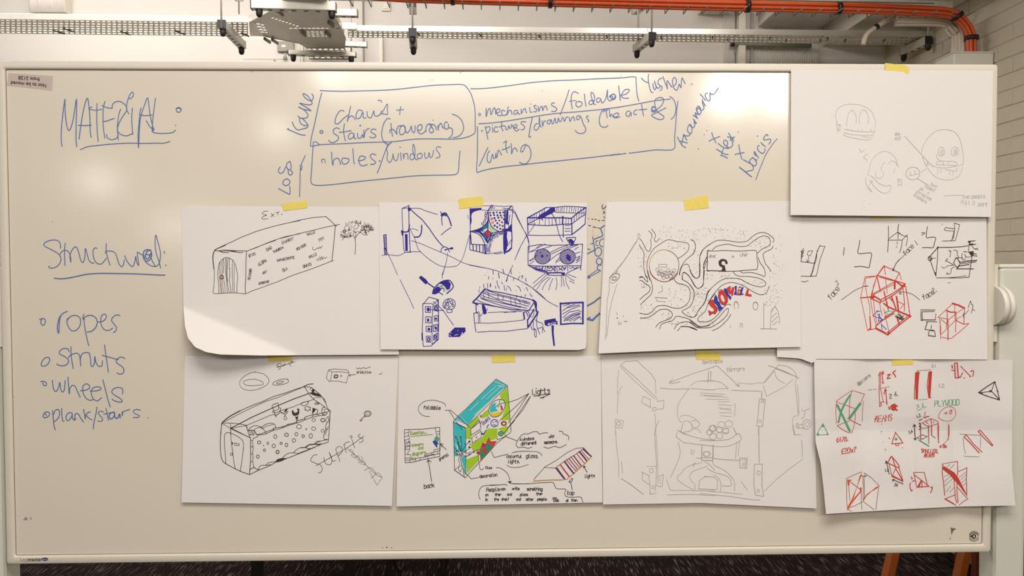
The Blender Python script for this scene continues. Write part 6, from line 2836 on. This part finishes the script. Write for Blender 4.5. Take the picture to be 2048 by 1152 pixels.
tape([(1741, 426), (1788, 427), (1787, 437), (1742, 438)], D('face'), .0006, 'yellow tape just showing under the skull sheet')
tape([(1780, 713), (1829, 714), (1826, 729), (1785, 731)], D('beams'), .0006, 'yellow tape holding the creased sheet, lower right')
def d8(X, Z): return .0066
tape([(1770, 126), (1813, 131), (1812, 144), (1771, 142)], d8, .0008, 'yellow tape over the top frame holding the skull sheet, its end dangling')
bm = bmesh.new(); bm.faces.new([bm.verts.new(hit(x, y, d8, .0008)) for x, y in ((1813, 131), (1812, 144), (1808, 143), (1817, 155), (1819, 137))])
o = bpy.data.objects['masking_tape.008']
part('loose_end', bm, M['tape'], o)

# ------------------------------------------------------------------ sticker, emblems, stains on the board
def txt(s, h, mat_, parent, c, rot=0.0, name='lettering', bold=0.0):
    cu = bpy.data.curves.new(name, 'FONT'); cu.body = s; cu.size = h; cu.align_x = 'CENTER'; cu.align_y = 'CENTER'; cu.offset = bold
    t = bpy.data.objects.new('tmp', cu); COL.objects.link(t)
    me = bpy.data.meshes.new_from_object(t.evaluated_get(bpy.context.evaluated_depsgraph_get()))
    bpy.data.objects.remove(t)
    me.transform(Matrix.Translation(c) @ Matrix.Rotation(rot, 4, 'Y') @ Matrix.Rotation(math.pi / 2, 4, 'X'))
    me.transform(off_total(parent)); me.name = name
    return obj(name, me, mat_, parent)
M['print'] = mat('black_print', (52, 46, 46), 0.6); M['printgrey'] = mat('grey_print', (150, 140, 134), 0.6); M['printnavy'] = mat('navy_print', (44, 44, 112), 0.5); M['stain'] = mat('dry_stain', (108, 98, 84), 0.8, noise=.2, scale=200)
bd = board_depth
cs = [hit(x, y, bd, .0003) for x, y in ((17, 146), (106, 152), (104, 181), (13, 171))]
bm = bmesh.new(); bm.faces.new([bm.verts.new(v) for v in cs][::-1])
e = empty('label_sticker', hit(60, 162, bd), 'grey-pink label stuck upside down in the upper left corner, "Not to be moved from 2128"', 'sticker')
o = part('backing', bm, M['sticker'], e); md = o.modifiers.new('t', 'SOLIDIFY'); md.thickness = .0002
r = math.pi + math.radians(4.5)
txt('Not to be moved', .0098, M['print'], e, hit(57, 168, bd, .0010), r, bold=.0001)
txt('from 2128', .0098, M['print'], e, hit(58, 156.5, bd, .0010), r, bold=.0001)
fd = lambda X, Z: .0055
e = empty('maker_logo', hit(70, 1119, fd), 'small maker logo with a navy oval on the bottom left of the frame', 'logo')
txt('Lega', .0105, M['printgrey'], e, hit(49.5, 1119, fd), 0)
txt('master', .0105, M['print'], e, hit(70, 1119, fd), 0, bold=.0002)
bm = bmesh.new(); c = hit(90, 1118.5, fd)
bm.faces.new([bm.verts.new(c + Vector((.0062 * math.cos(a), 0, .0034 * math.sin(a)))) for a in (2 * math.pi * k / 20 for k in range(20))])
part('oval', bm, M['printnavy'], e)
txt('edding', .0034, M['knob'], e, c + Vector((0, -.0004, 0)), 0)
e = empty('eye_emblem', hit(1948, 1073, bd), 'round eye emblem with curved lettering in the lower right corner of the board', 'logo')
bm = bmesh.new(); c = hit(1948, 1072.5, bd, .0004)
def ring2(a0, a1, ra, rb, sx=1, n=18):
    prev = None
    for k in range(n + 1):
        a = a0 + (a1 - a0) * k / n
        cur = (bm.verts.new(c + Vector((sx * ra * math.cos(a), 0, ra * math.sin(a)))), bm.verts.new(c + Vector((sx * rb * math.cos(a), 0, rb * math.sin(a)))))
        if prev: bm.faces.new((prev[0], cur[0], cur[1], prev[1]))
        prev = cur
for k in range(8):
    a = math.radians(25 + k * 17); ring2(a, a + .2, .0095, .0112, n=2)
    a = math.radians(205 + k * 17); ring2(a, a + .2, .0095, .0112, n=2)
for sg in (1, -1):
    prev = None
    for k in range(17):
        u = -1 + k / 8; x = .0100 * u; z = sg * .0062 * (1 - u * u)
        cur = (bm.verts.new(c + Vector((x, 0, z))), bm.verts.new(c + Vector((x, 0, z + sg * (.0012 if sg < 0 else .0020)))))
        if prev: bm.faces.new((prev[0], cur[0], cur[1], prev[1]))
        prev = cur
ring2(0, 2 * math.pi, .0022, .0048)
bm.faces.new([bm.verts.new(c + Vector(v)) for v in ((-.0095, 0, 0), (-.004, 0, .003), (-.003, 0, -.003))])
part('emblem', bm, M['print'], e)
ik = Ink(bd, .0004)
ik.fill([(1901.5, 1055), (1913, 1058), (1907, 1061), (1903, 1070)]); ik.dot((1901, 1073), .6); ik.dot((1900.5, 1077.5), 1.4)
o = part('stain', ik.bm, M['stain'], tb)
ik = Ink(bd, .0004); ik.fill([(46, 1040), (52, 1033), (56, 1040)]); ik.fill([(61, 1034), (64, 1037), (60, 1040)])
part('stain', ik.bm, M['printgrey'], tb)
ik = Ink(bd, .0004)
for x, y, r in ((765, 1095.5, 1), (774, 1094.5, 1.6), (783, 1095.5, 1), (105, 444, .9), (860, 160, .8), (866, 160, .8), (28, 794, .9), (1085, 181, .9), (1188, 180, .7), (1242, 151, .9), (504, 143.5, 1), (921, 145.5, 1)): ik.dot((x, y), r)
o = part('speck', ik.bm, M['stain'], tb); o['kind'] = 'stuff'

# ------------------------------------------------------------------ things on the floor behind the board
def fl(px, py, z=0): return on_z(px, py, z)
# wooden trestle: two leaning legs
e = empty('wooden_trestle', fl(1850, 1150), 'orange-stained wooden trestle behind the board, only two leaning legs showing', 'trestle')
tops = []
for px in (1781, 1924):
    a = on_y(px - 5, 1150, 1.55); b2 = on_y(px + 5, 1106, 1.55); d = (a - b2) / (b2.z - a.z)
    foot = a + d * a.z; top = b2 - d * (1.12 - b2.z) if False else b2 - d * (.80 - b2.z)
    part('leg', bar(bmesh.new(), foot, top, .033, .045, up=Vector((0, 1, 0)), bev=.003), M['wood'], e); tops.append(top)
part('top_beam', bar(bmesh.new(), tops[0] + Vector((-.15, .02, 0)), tops[1] + Vector((-.05, .02, 0)), .06, .05, bev=.003), M['wood'], e)
c = on_y(1956, 1110, 1.9)
e = empty('dark_wood_stand', (c.x, 1.9, 0), 'dark red-brown wooden stand behind the trestle, one upright leg showing beside the right post', 'stand')
for dx, dy in ((0, .0), (.12, .0), (0, .13), (.12, .13)):
    part('leg', bx((c.x - .02 + dx, 1.88 + dy, 0), (c.x + .022 + dx, 1.92 + dy, .72), .002), M['darkwood'], e)
part('top', bx((c.x - .04, 1.86, .72), (c.x + .155, 2.065, .75), .004), M['darkwood'], e)
# black table behind the board: legs are dark verticals against the carpet
xs = [on_y(px, 1140, 1.9).x for px in (515, 700)]
e = empty('black_table', (xs[0], 1.9, 0), 'black table behind the board at the left, only its leg bottoms showing under the frame', 'table')
for x in xs:
    for y in (1.9, 2.5): part('leg', bx((x - .022, y - .022, 0), (x + .022, y + .022, .72), .003), M['black'], e)
part('top', bx((xs[0] - .06, 1.84, .72), (xs[1] + .06, 2.56, .75), .004), M['dark'], e)
c = on_y(884, 1140, 1.95)
e = empty('black_stool', (c.x, 1.95, 0), 'black stool behind the board near the middle, one leg and curved foot showing', 'stool')
for a in (0, 1, 2, 3):
    an = math.pi / 4 + a * math.pi / 2; ox, oy = .17 * math.cos(an), .17 * math.sin(an)
    part('leg', tube(bmesh.new(), smooth([(c.x - .12 + ox * .8, 2.07 + oy * .8, .62), (c.x - .12 + ox, 2.07 + oy, .2), (c.x - .12 + ox * 1.02, 2.07 + oy, .05), (c.x - .12 + ox * .8, 2.07 + oy, .012)], 5), .012, 8), M['black'], e)
part('seat', tube(bmesh.new(), [(c.x - .12, 2.07, .60), (c.x - .12, 2.07, .615), (c.x - .12, 2.07, .64), (c.x - .12, 2.07, .65)], [.15, .175, .175, .16], 20), M['black'], e)
# cabinet and crate along the right wall, seen past the right post
e = empty('dark_cabinet', (2.2, 1.9, 0), 'low dark cabinet against the brick wall, seen as a strip right of the right post', 'cabinet')
zc = on_x(2042, 962, 2.07).z; zb = on_x(2042, 1072, 2.07).z
part('carcass', bx((2.07, .95, 0), (RX - .03, 1.535, zc), .004), M['dark'], e)
part('worktop', bx((2.06, .94, zc), (RX - .022, 1.545, zc + .02), .004), M['black'], e)
part('door', bx((2.062, 1.0, zb + .02), (2.071, 1.5, zc - .02), .002), M['dark'], e)
c = on_x(2047, 983, 2.06)
part('notice', bx((2.058, c.y - .05, c.z - .03), (2.062, c.y + .10, c.z + .02)), M['paper'], e)
e = empty('storage_crate', (1.9, 1.6, 0), 'grey-green storage crate on the floor below the dark cabinet, right edge', 'crate')
c1 = on_x(2042, 1074, 1.85)
part('body', bx((1.86, .8, 0), (2.04, 1.215, c1.z - .03), .006), M['chest'], e)
part('lid', bx((1.85, .79, c1.z - .03), (2.05, 1.225, c1.z), .004), M['greytube'], e)
